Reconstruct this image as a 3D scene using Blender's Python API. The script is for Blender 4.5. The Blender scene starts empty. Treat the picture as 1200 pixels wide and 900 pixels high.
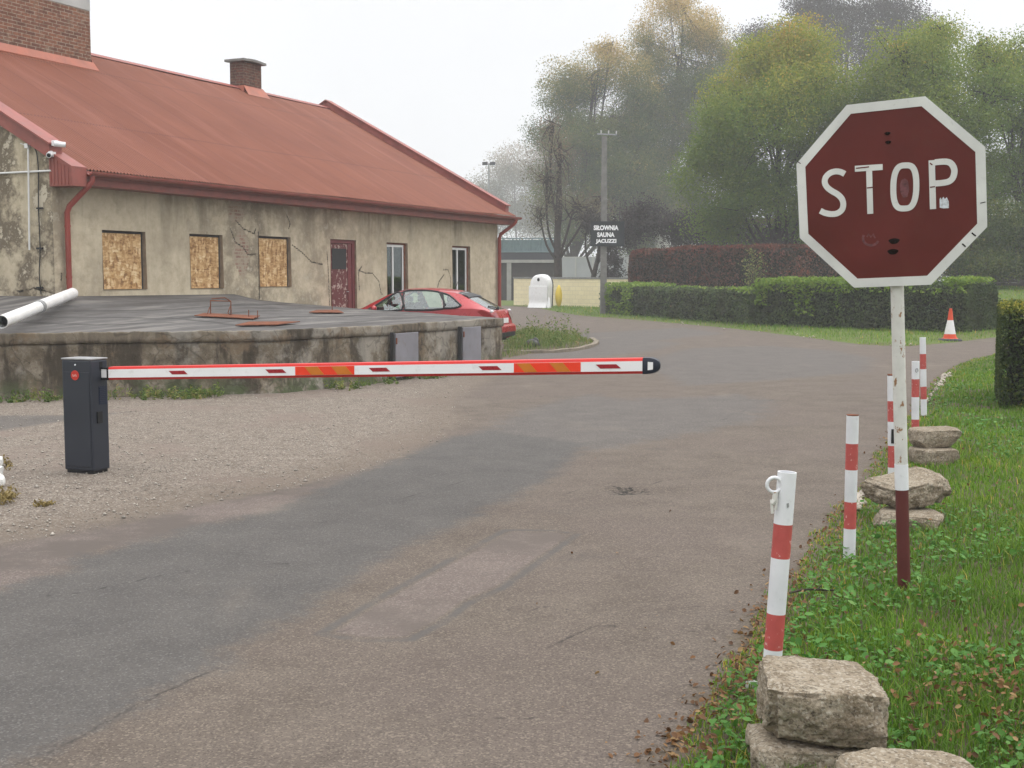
FOG = .0014; SKYK = 10.0; HOR = .99; ZEN = 3.1; SUNE = .95
import bpy, math, random
import numpy as np
from mathutils import Vector, Matrix, noise as mnoise
random.seed(7); rng = np.random.default_rng(11)
sc = bpy.context.scene
COL = sc.collection

# ------------------------------------------------------------------ camera geometry (used to turn survey pixels into metres)
F = 1450.0; H = 1.68; PIT = math.atan(124 / F)
CAM = np.array([0, 0, H])
FW = np.array([0, math.cos(PIT), -math.sin(PIT)]); UP = np.array([0, math.sin(PIT), math.cos(PIT)]); RI = np.array([1.0, 0, 0])
def ray(x, y): return RI * (x - 600) / F + FW + UP * (450 - y) / F
def G(x, y, z=0.0):
    r = ray(x, y); return CAM + r * (z - H) / r[2]
def P(x, y, Y):
    r = ray(x, y); return CAM + r * Y / r[1]
def proj(q):
    d = np.asarray(q) - CAM; return 600 + F * (d @ RI) / (d @ FW), 450 - F * (d @ UP) / (d @ FW)
_t = ray(1272, 326); TH = math.atan2(_t[0], _t[1])
U = np.array([math.sin(TH), math.cos(TH), 0]); NRM = np.array([math.cos(TH), -math.sin(TH), 0])
HO = P(145, 300, 23.5); HO[2] = 0
HRZ = math.pi / 2 - TH
def h2w(s, off, z=0): return HO + U * s + NRM * off + np.array([0, 0, z])
def w2h(q): d = np.asarray(q) - HO; return d @ U, d @ NRM, d[2]
def wallhit(x, y, off=0.0):
    r = ray(x, y); t = ((HO + NRM * off - CAM) @ NRM) / (r @ NRM); return CAM + r * t

# ------------------------------------------------------------------ numeric helpers
def _hash(i, j, k, seed):
    h = (i * 374761393 + j * 668265263 + k * 2147483647 + seed * 974634777) & 0xFFFFFFFF
    h = ((h ^ (h >> 13)) * 1274126177) & 0xFFFFFFFF
    return ((h ^ (h >> 16)) & 0xFFFF) / 65535.0
def vnoise(p, scale=1.0, seed=0, octaves=3):
    p = np.asarray(p, float) * scale
    if p.shape[1] == 2: p = np.c_[p, np.zeros(len(p))]
    tot = np.zeros(len(p)); amp = 1.0; norm = 0
    for o in range(octaves):
        f = np.floor(p).astype(np.int64); w = p - f; w = w * w * (3 - 2 * w)
        r = 0
        for a in (0, 1):
            for b in (0, 1):
                for c in (0, 1):
                    r = r + _hash(f[:, 0] + a, f[:, 1] + b, f[:, 2] + c, seed + o * 17) * \
                        (w[:, 0] if a else 1 - w[:, 0]) * (w[:, 1] if b else 1 - w[:, 1]) * (w[:, 2] if c else 1 - w[:, 2])
        tot += amp * r; norm += amp; amp *= .5; p = p * 2.03 + 5.7
    return tot / norm * 2 - 1
def polydist(pts, poly, closed=True):
    pts = np.asarray(pts)[:, :2]; poly = np.asarray(poly)[:, :2]
    d = np.full(len(pts), 1e9); n = len(poly)
    for i in range(n if closed else n - 1):
        a = poly[i]; b = poly[(i + 1) % n]; ab = b - a
        t = np.clip(((pts - a) @ ab) / max(ab @ ab, 1e-12), 0, 1)
        d = np.minimum(d, np.hypot(*(pts - a - t[:, None] * ab).T))
    return d
def inside(pts, poly):
    pts = np.asarray(pts)[:, :2]; poly = np.asarray(poly)[:, :2]
    c = np.zeros(len(pts), bool); n = len(poly)
    for i in range(n):
        x1, y1 = poly[i]; x2, y2 = poly[(i + 1) % n]
        m = (y1 > pts[:, 1]) != (y2 > pts[:, 1])
        with np.errstate(divide='ignore', invalid='ignore'):
            xi = (x2 - x1) * (pts[:, 1] - y1) / (y2 - y1) + x1
        c ^= m & (pts[:, 0] < xi)
    return c
def sdist(pts, poly):
    d = polydist(pts, poly); return np.where(inside(pts, poly), -d, d)
def gpoly(px): return np.array([G(x, y) for x, y in px])
def smooth_line(pts, n):
    pts = np.asarray(pts, float); m = len(pts); out = []
    for i in range(m - 1):
        p0 = pts[max(i - 1, 0)]; p1 = pts[i]; p2 = pts[i + 1]; p3 = pts[min(i + 2, m - 1)]
        for k in range(n):
            t = k / n
            out.append(.5 * ((2 * p1) + (-p0 + p2) * t + (2 * p0 - 5 * p1 + 4 * p2 - p3) * t * t + (-p0 + 3 * p1 - 3 * p2 + p3) * t ** 3))
    out.append(pts[-1]); return np.array(out)
def lerp(a, b, t): return a + (b - a) * t

# ------------------------------------------------------------------ materials
class NT:
    def __init__(s, name):
        s.m = bpy.data.materials.new(name); s.m.use_nodes = True
        s.t = s.m.node_tree; s.t.nodes.clear(); s._tc = None
    def n(s, typ, **kw):
        nd = s.t.nodes.new(typ)
        for k, v in kw.items(): setattr(nd, k, v)
        return nd
    def set(s, sock, v):
        if isinstance(v, bpy.types.NodeSocket): s.t.links.new(v, sock)
        elif isinstance(v, (tuple, list)):
            v = tuple(v)
            if sock.type == 'RGBA' and len(v) == 3: v = v + (1,)
            sock.default_value = v
        else:
            if sock.type in ('RGBA',): sock.default_value = (v, v, v, 1)
            elif sock.type == 'VECTOR': sock.default_value = (v, v, v)
            else: sock.default_value = v
    def obj(s):
        if s._tc is None: s._tc = s.n('ShaderNodeTexCoord')
        return s._tc.outputs['Object']
    def map(s, scale=(1, 1, 1), rot=(0, 0, 0), loc=(0, 0, 0), vec=None):
        nd = s.n('ShaderNodeMapping'); s.set(nd.inputs['Vector'], vec or s.obj())
        nd.inputs['Scale'].default_value = scale; nd.inputs['Rotation'].default_value = rot; nd.inputs['Location'].default_value = loc
        return nd.outputs[0]
    def noise(s, scale, detail=4, rough=.55, vec=None, dist=0.0, color=False):
        nd = s.n('ShaderNodeTexNoise'); s.set(nd.inputs['Vector'], vec or s.obj())
        nd.inputs['Scale'].default_value = scale; nd.inputs['Detail'].default_value = detail
        nd.inputs['Roughness'].default_value = rough; nd.inputs['Distortion'].default_value = dist
        return nd.outputs['Color' if color else 'Fac']
    def vor(s, scale, feature='F1', out='Distance', vec=None, rnd=1.0):
        nd = s.n('ShaderNodeTexVoronoi', feature=feature); s.set(nd.inputs['Vector'], vec or s.obj())
        nd.inputs['Scale'].default_value = scale; nd.inputs['Randomness'].default_value = rnd
        return nd.outputs[out]
    def math(s, op, a, b=0.0, c=0.0, clamp=False):
        nd = s.n('ShaderNodeMath', operation=op, use_clamp=clamp)
        for i, v in enumerate((a, b, c)):
            s.set(nd.inputs[i], v)
        return nd.outputs[0]
    def mr(s, x, a, b, c=0.0, d=1.0):
        nd = s.n('ShaderNodeMapRange'); nd.interpolation_type = 'SMOOTHSTEP'
        for i, v in enumerate((x, a, b, c, d)): s.set(nd.inputs[i], v)
        return nd.outputs[0]
    def ramp(s, fac, stops, interp='LINEAR'):
        nd = s.n('ShaderNodeValToRGB'); s.set(nd.inputs[0], fac); cr = nd.color_ramp; cr.interpolation = interp
        while len(cr.elements) < len(stops): cr.elements.new(.5)
        for e, (p, c) in zip(cr.elements, stops):
            e.position = p; e.color = tuple(c) + (1,) if len(c) == 3 else c
        return nd.outputs[0]
    def mix(s, fac, a, b, blend='MIX'):
        nd = s.n('ShaderNodeMix', data_type='RGBA', blend_type=blend)
        s.set(nd.inputs[0], fac); s.set(nd.inputs[6], a); s.set(nd.inputs[7], b)
        return nd.outputs[2]
    def attr(s, name, out='Fac'):
        nd = s.n('ShaderNodeAttribute', attribute_name=name); return nd.outputs[out]
    def sep(s, vec=None):
        nd = s.n('ShaderNodeSeparateXYZ'); s.set(nd.inputs[0], vec or s.obj()); return nd.outputs
    def comb(s, x, y, z):
        nd = s.n('ShaderNodeCombineXYZ'); s.set(nd.inputs[0], x); s.set(nd.inputs[1], y); s.set(nd.inputs[2], z); return nd.outputs[0]
    def bump(s, h, strength=.3, dist=.01, normal=None):
        nd = s.n('ShaderNodeBump'); s.set(nd.inputs['Height'], h)
        nd.inputs['Strength'].default_value = strength; nd.inputs['Distance'].default_value = dist
        if normal is not None: s.set(nd.inputs['Normal'], normal)
        return nd.outputs[0]
    def out(s, color, rough=.8, metal=0.0, bump=None, spec=.3, coat=0.0, translucent=0.0):
        b = s.n('ShaderNodeBsdfPrincipled'); o = s.n('ShaderNodeOutputMaterial')
        s.set(b.inputs['Base Color'], color); s.set(b.inputs['Roughness'], rough); s.set(b.inputs['Metallic'], metal)
        s.set(b.inputs['Specular IOR Level'], spec); s.set(b.inputs['Coat Weight'], coat)
        if bump is not None: s.set(b.inputs['Normal'], bump)
        sh = b.outputs[0]
        if translucent:
            tr = s.n('ShaderNodeBsdfTranslucent'); s.set(tr.inputs[0], color)
            mx = s.n('ShaderNodeMixShader'); mx.inputs[0].default_value = translucent
            s.t.links.new(sh, mx.inputs[1]); s.t.links.new(tr.outputs[0], mx.inputs[2]); sh = mx.outputs[0]
        s.t.links.new(sh, o.inputs[0]); return s.m
M = {}
def simple(name, col, rough=.6, metal=0.0, var=.18, scale=8.0, spec=.35, coat=0.0, bump=0.0, dirt=None, bscale=60):
    """painted or plain surface with uneven tone and optional dirt blotches"""
    t = NT(name); nz = t.noise(scale, 5); c2 = tuple(x * (1 - var) for x in col); c3 = tuple(min(1, x * (1 + var)) for x in col)
    c = t.ramp(nz, [(.3, c2), (.7, c3)])
    if dirt:
        d = t.mr(t.noise(scale * 2.3, 6, .65), .52, .72); c = t.mix(t.math('MULTIPLY', d, dirt[3]), c, dirt[:3])
    bp = t.bump(t.noise(bscale, 3), bump, .01) if bump else None
    M[name] = t.out(c, t.mr(nz, .2, .8, rough * .85, min(1, rough * 1.15)), metal, bp, spec, coat); return M[name]

# ------------------------------------------------------------------ mesh building
class MB:
    def __init__(s): s.v = []; s.f = []; s.mi = []; s.m = 0
    def add(s, vs, fs):
        b = len(s.v); s.v += [tuple(map(float, q)) for q in vs]
        for f in fs: s.f.append(tuple(b + i for i in f)); s.mi.append(s.m)
        return s
    def box(s, c, d, rz=0.0, R=None):
        hx, hy, hz = d[0] / 2, d[1] / 2, d[2] / 2
        vs = [(x, y, z) for x in (-hx, hx) for y in (-hy, hy) for z in (-hz, hz)]
        if R is None: R = Matrix.Rotation(rz, 3, 'Z')
        vs = [Vector(c) + R @ Vector(q) for q in vs]
        return s.add(vs, [(0, 1, 3, 2), (4, 6, 7, 5), (0, 4, 5, 1), (2, 3, 7, 6), (0, 2, 6, 4), (1, 5, 7, 3)])
    def bx(s, x0, x1, y0, y1, z0, z1): return s.box(((x0 + x1) / 2, (y0 + y1) / 2, (z0 + z1) / 2), (abs(x1 - x0), abs(y1 - y0), abs(z1 - z0)))
    def rings(s, rings, closed=True, cap=(True, True)):
        n = len(rings[0]); b = len(s.v); vs = [q for r in rings for q in r]; fs = []
        for i in range(len(rings) - 1):
            for j in range(n if closed else n - 1):
                k = (j + 1) % n; fs.append((i * n + j, i * n + k, (i + 1) * n + k, (i + 1) * n + j))
        if cap[0]: fs.append(tuple(range(n))[::-1])
        if cap[1]: fs.append(tuple((len(rings) - 1) * n + j for j in range(n)))
        return s.add(vs, fs)
    def tube(s, pts, r, n=8, cap=True):
        pts = [Vector(q) for q in pts]; rr = r if isinstance(r, (list, tuple)) else [r] * len(pts); out = []
        prev = None
        for i, q in enumerate(pts):
            d = (pts[min(i + 1, len(pts) - 1)] - pts[max(i - 1, 0)])
            if d.length < 1e-9: d = Vector((0, 0, 1))
            d.normalize()
            if prev is None: a = d.orthogonal().normalized()
            else:
                a = prev - d * prev.dot(d)
                a = a.normalized() if a.length > 1e-6 else d.orthogonal().normalized()
            prev = a; b = d.cross(a)
            out.append([q + (a * math.cos(k * 2 * math.pi / n) + b * math.sin(k * 2 * math.pi / n)) * rr[i] for k in range(n)])
        return s.rings(out, True, (cap, cap))
    def lathe(s, prof, c=(0, 0, 0), n=24):
        c = Vector(c)
        return s.rings([[c + Vector((r * math.cos(k * 2 * math.pi / n), r * math.sin(k * 2 * math.pi / n), z)) for k in range(n)] for r, z in prof])
    def prism(s, poly, fn):
        """poly: 2-D outline; fn(x, y, side) -> 3-D point, side 0 and 1"""
        n = len(poly); vs = [fn(x, y, 0) for x, y in poly] + [fn(x, y, 1) for x, y in poly]
        return s.add(vs, [tuple(range(n)), tuple(range(2 * n - 1, n - 1, -1))] + [(i, n + i, n + (i + 1) % n, (i + 1) % n) for i in range(n)])
    def ball(s, c, r, n=10, m=7):
        c = Vector(c); r = r if isinstance(r, (tuple, list)) else (r, r, r)
        rings = [[c + Vector((r[0] * math.sin(t) * math.cos(k * 2 * math.pi / n), r[1] * math.sin(t) * math.sin(k * 2 * math.pi / n), -r[2] * math.cos(t))) for k in range(n)]
                 for t in [.04 + (math.pi - .08) * i / m for i in range(m + 1)]]
        return s.rings(rings)
def mesh_np(name, verts, quads=None, tris=None, attrs=None, fattrs=None):
    me = bpy.data.meshes.new(name); verts = np.asarray(verts, np.float32)
    me.vertices.add(len(verts)); me.vertices.foreach_set('co', verts.ravel())
    loops = []; starts = []; tot = 0
    for arr, k in ((quads, 4), (tris, 3)):
        if arr is None or len(arr) == 0: continue
        arr = np.asarray(arr, np.int32); loops.append(arr.ravel()); starts.append(tot + np.arange(len(arr), dtype=np.int32) * k); tot += arr.size
    loops = np.concatenate(loops); starts = np.concatenate(starts)
    me.loops.add(tot); me.loops.foreach_set('vertex_index', loops)
    me.polygons.add(len(starts)); me.polygons.foreach_set('loop_start', starts)
    for nm, a in (attrs or {}).items():
        at = me.attributes.new(nm, 'FLOAT', 'POINT'); at.data.foreach_set('value', np.asarray(a, np.float32))
    for nm, a in (fattrs or {}).items():
        at = me.attributes.new(nm, 'FLOAT', 'FACE'); at.data.foreach_set('value', np.asarray(a, np.float32))
    me.update(calc_edges=True); return me
def link(name, me, mats, parent=None, smooth=False, loc=None, rz=0.0):
    o = bpy.data.objects.new(name, me); COL.objects.link(o)
    if mats is not None and hasattr(me, 'materials') and len(me.materials) == 0:
        for m in (mats if isinstance(mats, (list, tuple)) else [mats]): me.materials.append(M[m] if isinstance(m, str) else m)
    if parent is not None: o.parent = parent
    if loc is not None: o.location = loc
    if rz: o.rotation_euler = (0, 0, rz)
    if smooth: me.polygons.foreach_set('use_smooth', [True] * len(me.polygons))
    return o
def part(name, mb, mats, parent=None, smooth=False, bevel=0.0, autosmooth=None):
    me = bpy.data.meshes.new(name); me.from_pydata(mb.v, [], mb.f)
    if any(mb.mi): me.polygons.foreach_set('material_index', mb.mi)
    o = link(name, me, mats, parent, smooth)
    if bevel:
        b = o.modifiers.new('Bevel', 'BEVEL'); b.width = bevel; b.segments = 2; b.limit_method = 'ANGLE'; b.angle_limit = .6
    if autosmooth:
        me.polygons.foreach_set('use_smooth', [True] * len(me.polygons)); me.set_sharp_from_angle(angle=autosmooth)
    me.update(); return o
def tag(o, label=None, cat=None, group=None, kind=None):
    if label: o['label'] = label
    if cat: o['category'] = cat
    if group: o['group'] = group
    if kind: o['kind'] = kind
    return o
def thing(name, label, cat, loc=(0, 0, 0), rz=0.0, group=None):
    o = bpy.data.objects.new(name, None); COL.objects.link(o); o.location = tuple(loc); o.rotation_euler = (0, 0, rz)
    o.empty_display_size = .2
    return tag(o, label, cat, group)
def textmesh(txt, w, h, mat, name, parent, fn, bold=0.0):
    """letters fitted to a w x h box centred on 0,0 and mapped by fn(x, y)"""
    cu = bpy.data.curves.new('t', 'FONT'); cu.body = txt; cu.align_x = 'CENTER'; cu.offset = bold; cu.resolution_u = 4
    ob = bpy.data.objects.new('t', cu); COL.objects.link(ob); bpy.context.view_layer.update()
    me = bpy.data.meshes.new_from_object(ob.evaluated_get(bpy.context.evaluated_depsgraph_get()))
    bpy.data.objects.remove(ob); bpy.data.curves.remove(cu)
    co = np.array([v.co[:] for v in me.vertices]); lo = co.min(0); hi = co.max(0)
    q = (co[:, :2] - (lo + hi)[:2] / 2) / (hi - lo)[:2] * np.array([w, h])
    for v, a in zip(me.vertices, q): v.co = fn(a[0], a[1])
    me.name = name; me.materials.clear(); return link(name, me, mat, parent)
# ------------------------------------------------------------------ materials of the place
def ground_mat():
    t = NT('paving'); o = t.obj()
    big = t.noise(.35, 5, .6); mid = t.noise(2.2, 6, .65); fine = t.noise(38, 4, .7); grain = t.noise(120, 3, .7)
    vg = t.vor(115, 'F1', 'Color'); vs = t.vor(150, 'F1', 'Color')
    gr = t.sep(vg)[0]; gs = t.sep(vs)[1]
    w1 = t.math('MULTIPLY_ADD', t.noise(3.5, 5, .65), .5, -.25); w2 = t.math('MULTIPLY_ADD', t.noise(14, 5, .7), .22, -.11)
    wob = t.math('ADD', w1, w2)
    def edge(name, soft=.05, k=1.0): return t.mr(t.math('MULTIPLY_ADD', wob, k, t.attr(name)), -soft, soft, 1.0, 0.0)
    # worn brown asphalt with pale stones in it
    old = t.ramp(mid, [(.3, (.088, .070, .056)), (.55, (.124, .101, .082)), (.8, (.152, .125, .101))])
    old = t.mix(t.mr(big, .4, .65, 0, .8), old, (.118, .094, .080))
    old = t.mix(t.mr(gr, .68, .95, 0, .45), old, (.26, .215, .17)); old = t.mix(t.mr(gs, .62, .92, 0, .5), old, (.04, .034, .03))
    dark = t.ramp(mid, [(.3, (.073, .067, .062)), (.7, (.101, .093, .085))])
    dark = t.mix(t.mr(gr, .74, .97, 0, .45), dark, (.19, .18, .17)); dark = t.mix(t.mr(gs, .65, .92, 0, .5), dark, (.045, .044, .044))
    med = t.ramp(mid, [(.3, (.090, .082, .076)), (.7, (.120, .109, .100))]); med = t.mix(t.mr(gs, .65, .95, 0, .5), med, (.05, .05, .05)); med = t.mix(t.mr(gr, .74, .97, 0, .5), med, (.24, .22, .2))
    pink = t.ramp(mid, [(.3, (.118, .093, .082)), (.7, (.155, .124, .109))]); pink = t.mix(t.mr(gs, .65, .95, 0, .5), pink, (.06, .05, .046)); pink = t.mix(t.mr(gr, .72, .97, 0, .5), pink, (.28, .25, .22)); pink = t.mix(t.mr(t.noise(.8, 5, .7), .42, .6), pink, (.10, .083, .072))
    grav = t.ramp(t.noise(5, 6, .7), [(.3, (.105, .082, .063)), (.55, (.172, .139, .110)), (.8, (.225, .19, .154))])
    vgr = t.vor(85, 'F1', 'Color'); g1 = t.sep(vgr)[0]; g2 = t.sep(t.vor(44, 'F1', 'Color'))[2]
    grav = t.mix(t.mr(g1, .62, .95, 0, .7), grav, (.37, .335, .29)); grav = t.mix(t.mr(g1, .02, .34, .8, 0), grav, (.075, .062, .05))
    grav = t.mix(t.mr(t.noise(.55, 5, .6), .50, .66, 0, .65), grav, (.175, .135, .112)); grav = t.mix(t.mr(t.attr('d_grav'), -1.0, -.1, 0, .55), grav, (.13, .102, .078))
    grav = t.mix(t.mr(g2, .9, 1.0, 0, .6), grav, (.12, .10, .085))
    soil = t.ramp(t.noise(9, 6, .7), [(.3, (.055, .042, .028)), (.55, (.10, .078, .05)), (.75, (.15, .125, .085))])
    c = old
    c = t.mix(edge('d_pink', .10), c, pink)
    c = t.mix(t.math('MULTIPLY', edge('d_mid', .22, 1.8), .8), c, med)
    c = t.mix(edge('d_dark', .13, .8), c, dark)
    c = t.mix(t.math('MULTIPLY', edge('d_patch', .02, .12), .85), c, t.mix(.12, pink, (.20, .165, .15)))
    seal = t.mr(t.math('MULTIPLY_ADD', w2, .25, t.attr('e_patch')), .006, .046, 1.0, 0.0)
    c = t.mix(t.math('MULTIPLY', t.math('MULTIPLY', seal, t.mr(t.noise(2.6, 4), .34, .56, .45, 1)), .8), c, (.085, .08, .075))
    # dusty pale bands and dark damp stains
    dust = t.mr(t.noise(.9, 6, .6, t.map((1, .45, 1))), .56, .75); c = t.mix(t.math('MULTIPLY', dust, .30), c, (.215, .18, .145))
    st = t.mr(t.noise(1.3, 6, .7, t.map((.6, 1, 1), (0, 0, .5))), .58, .72); c = t.mix(t.math('MULTIPLY', st, .28), c, (.075, .068, .064))
    cr = t.mr(t.math('ADD', t.attr('e_crack'), t.math('MULTIPLY', t.math('ABSOLUTE', w2), .22)), .004, .019, 1.0, 0.0)
    cr = t.math('MULTIPLY', cr, t.mr(t.noise(1.3, 4), .36, .58)); c = t.mix(t.math('MULTIPLY', cr, .8), c, (.03, .027, .025))
    hole = edge('d_hole', .06, 1.1); c = t.mix(t.math('MULTIPLY', hole, t.mr(t.noise(22, 4), .4, .55)), c, (.02, .018, .015))
    gm = edge('d_grav', .16, 1.6); c = t.mix(gm, c, grav)
    c = t.mix(t.math('MULTIPLY', edge('d_strip', .10, .8), .75), c, dark)
    sm = edge('d_soil', .10, 1.0); c = t.mix(sm, c, soil)
    h = t.math('ADD', t.math('MULTIPLY', fine, .5), t.math('MULTIPLY', gr, .5))
    h = t.math('ADD', h, t.math('MULTIPLY', gm, t.math('MULTIPLY', g1, .5)))
    M['paving'] = t.out(c, .93, 0, t.bump(h, .55, .006), .25)
ground_mat()
def soil_mat():
    t = NT('turf'); a = t.noise(.6, 5); b = t.noise(7, 6, .7)
    c = t.ramp(b, [(.3, (.06, .085, .022)), (.5, (.10, .14, .035)), (.75, (.15, .18, .055))])
    c = t.mix(t.mr(a, .45, .65, 0, .5), c, (.10, .085, .045)); M['turf'] = t.out(c, .95, 0, t.bump(t.noise(30, 4), .6, .03), .1)
soil_mat()
def leafmat(name, stops, trans=.25, patch=.35, pscale=.4, pcol=None, rough=.6):
    t = NT(name); f = t.attr('tint'); c = t.ramp(f, stops)
    c = t.mix(t.mr(t.noise(pscale, 4), .4, .65, 0, patch), c, pcol or tuple(x * .55 for x in stops[len(stops) // 2][1]))
    M[name] = t.out(c, rough, 0, None, .25, 0, trans)
leafmat('grass', [(0, (0.077, 0.170, 0.012)), (0.35, (0.122, 0.249, 0.017)), (0.65, (0.198, 0.330, 0.027)), (0.85, (0.331, 0.339, 0.042)), (1, (0.574, 0.399, 0.095))], .35, .3, .9, (.05, .08, .02))
leafmat('clover', [(0, (0.046, 0.142, 0.020)), (0.5, (0.084, 0.225, 0.034)), (0.9, (0.153, 0.300, 0.068)), (1, (0.306, 0.333, 0.109))], .3, .3, 1.2)
leafmat('dead_leaf', [(0, (.07, .032, .014)), (.4, (.16, .075, .028)), (.7, (.24, .13, .05)), (1, (.34, .24, .11))], .2, .2, 5)
leafmat('weed', [(0, (0.062, 0.125, 0.025)), (0.5, (0.138, 0.213, 0.044)), (0.85, (0.263, 0.275, 0.075)), (1, (0.350, 0.250, 0.112))], .35, .2, 2)
leafmat('crown_gold', [(0, (0.03, 0.062, 0.016)), (0.35, (0.075, 0.125, 0.026)), (0.6, (0.2, 0.2, 0.045)), (0.8, (0.52, 0.37, 0.12)), (1, (0.66, 0.47, 0.17))], .3, .25, .35)
leafmat('crown_green', [(0, (0.062, 0.122, 0.026)), (0.4, (0.146, 0.235, 0.035)), (0.7, (0.293, 0.337, 0.048)), (0.9, (0.495, 0.408, 0.064)), (1, (0.630, 0.347, 0.080))], .35, .3, .4)
leafmat('crown_dark', [(0, (0.030, 0.028, 0.025)), (0.5, (0.061, 0.051, 0.046)), (1, (0.122, 0.071, 0.058))], .2, .25, .3)
leafmat('crown_pale', [(0, (0.102, 0.102, 0.068)), (0.5, (0.204, 0.170, 0.102)), (1, (0.374, 0.238, 0.153))], .3, .25, .3)
leafmat('hedge_leaf', [(0, (0.040, 0.066, 0.029)), (0.5, (0.081, 0.122, 0.044)), (0.85, (0.152, 0.203, 0.064)), (1, (0.254, 0.190, 0.101))], .15, .45, 1.1, (.042, .03, .02))
leafmat('hedge_shoot', [(0, (0.088, 0.165, 0.022)), (0.6, (0.198, 0.308, 0.039)), (1, (0.308, 0.363, 0.077))], .4, .15, 2)
leafmat('hedge_red', [(0, (0.054, 0.033, 0.018)), (0.45, (0.103, 0.050, 0.028)), (0.8, (0.197, 0.054, 0.035)), (1, (0.290, 0.075, 0.044))], .15, .4, .8, (.03, .034, .017))
leafmat('hedge_near', [(0, (0.016, 0.030, 0.011)), (0.35, (0.038, 0.068, 0.016)), (0.6, (0.101, 0.135, 0.024)), (0.8, (0.270, 0.270, 0.041)), (1, (0.459, 0.378, 0.068))], .25, .2, 2)
simple('bark', (.05, .041, .034), .95, 0, .35, 5, .1, 0, .6, None, 20)
simple('hedge_core', (.014, .014, .009), .95, 0, .3, 6, .05)
def stucco():
    t = NT('stucco'); o = t.obj(); x, y, z = t.sep()
    a = t.noise(.7, 6, .65); b = t.noise(4, 6, .7); f = t.noise(45, 4, .7)
    strk = t.noise(1.35, 7, .68, t.map((1, 1, .11)))
    c = t.ramp(b, [(.28, (.40, .335, .235)), (.5, (.52, .445, .325)), (.75, (.61, .535, .40))])
    c = t.mix(t.mr(a, .5, .68, 0, .55), c, (.64, .565, .42))
    c = t.mix(t.math('MULTIPLY', t.mr(strk, .48, .68), t.mr(z, 1.4, 3.5, .06, .62)), c, (.17, .145, .10))
    c = t.mix(t.math('MULTIPLY', t.mr(t.noise(1.1, 6, .7), .40, .60), t.attr('a_dirt')), c, (.17, .138, .098))
    c = t.mix(t.math('MULTIPLY', t.mr(t.noise(2.2, 6, .75), .54, .64), t.attr('a_dirt')), c, (.52, .46, .36))
    # bare brickwork where the render has dropped off
    bt = t.n('ShaderNodeTexBrick'); t.set(bt.inputs['Vector'], t.comb(x, z, 0)); bt.inputs['Scale'].default_value = 1.0
    bt.inputs['Brick Width'].default_value = .25; bt.inputs['Row Height'].default_value = .075; bt.inputs['Mortar Size'].default_value = .012
    t.set(bt.inputs['Color1'], (.30, .165, .12)); t.set(bt.inputs['Color2'], (.24, .145, .11)); t.set(bt.inputs['Mortar'], (.34, .29, .225))
    bm = t.mr(t.math('ADD', t.attr('a_brick'), t.math('MULTIPLY_ADD', t.noise(5, 5, .7), .9, -.45)), .46, .56)
    brk = t.mix(t.mr(t.noise(5, 5, .7), .40, .58), bt.outputs[0], (.35, .295, .22))
    c = t.mix(bm, c, brk)
    cr = t.mr(t.math('ADD', t.attr('e_crack'), t.math('MULTIPLY_ADD', t.noise(26, 4, .7), .06, -.03)), .008, .026, 1.0, 0.0)
    c = t.mix(t.math('MULTIPLY', cr, .92), c, (.02, .017, .014))
    h = t.math('ADD', t.math('MULTIPLY', f, .5), t.math('MULTIPLY', b, 1.2)); h = t.math('SUBTRACT', h, t.math('ADD', cr, bm))
    M['stucco'] = t.out(c, .93, 0, t.bump(h, .45, .02), .15)
stucco()
def concrete():
    t = NT('weathered_concrete'); x, y, z = t.sep()
    a = t.noise(.9, 6, .65); b = t.noise(4.5, 7, .72); f = t.noise(50, 4, .7); v = t.noise(3.2, 6, .65, t.map((1, 1, .25)))
    c = t.ramp(b, [(.28, (.082, .064, .044)), (.5, (.165, .135, .097)), (.72, (.34, .30, .24))])
    c = t.mix(t.mr(v, .47, .60, 0, .85), c, (.05, .040, .029)); c = t.mix(t.mr(t.noise(7, 6, .75), .56, .64, 0, .6), c, (.05, .04, .03)); c = t.mix(t.mr(z, .72, .86, 0, .55), c, t.mix(t.mr(t.noise(1.4, 5, .65, t.map((1, 1, .2))), .42, .56), (.22, .185, .14), (.045, .037, .028)))
    c = t.mix(t.mr(a, .5, .60, 0, .55), c, (.37, .345, .30))
    c = t.mix(t.mr(t.noise(1.9, 6, .7), .56, .66, 0, .7), c, (.20, .145, .095))
    c = t.mix(t.math('MULTIPLY', t.mr(t.noise(2.6, 6, .7), .44, .58), t.mr(z, .42, .0)), c, (.07, .085, .04))
    pat = t.mr(t.math('ABSOLUTE', t.math('SUBTRACT', t.noise(1.6, 3, .5, None, .6), .5)), .0, .018, 1, 0); c = t.mix(t.math('MULTIPLY', pat, .45), c, (.04, .034, .027))
    M['weathered_concrete'] = t.out(c, .95, 0, t.bump(t.math('ADD', b, t.math('MULTIPLY', f, .3)), .7, .03), .15)
concrete()
def bitumen():
    t = NT('bitumen'); b = t.noise(3, 6, .7); st = t.noise(1.0, 6, .6, t.map((.35, 3.2, 1), (0, 0, -.33)))
    c = t.ramp(b, [(.3, (.068, .063, .060)), (.6, (.10, .094, .090)), (.8, (.132, .124, .115))])
    c = t.mix(t.mr(st, .52, .62, 0, .55), c, (.215, .20, .18)); c = t.mix(t.mr(st, .48, .40, 0, .6), c, (.05, .043, .039))
    c = t.mix(t.mr(t.attr('e_seam'), .02, .14, .6, 0), c, (.02, .018, .017))
    M['bitumen'] = t.out(c, .85, 0, t.bump(b, .5, .02), .3)
bitumen()
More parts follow.
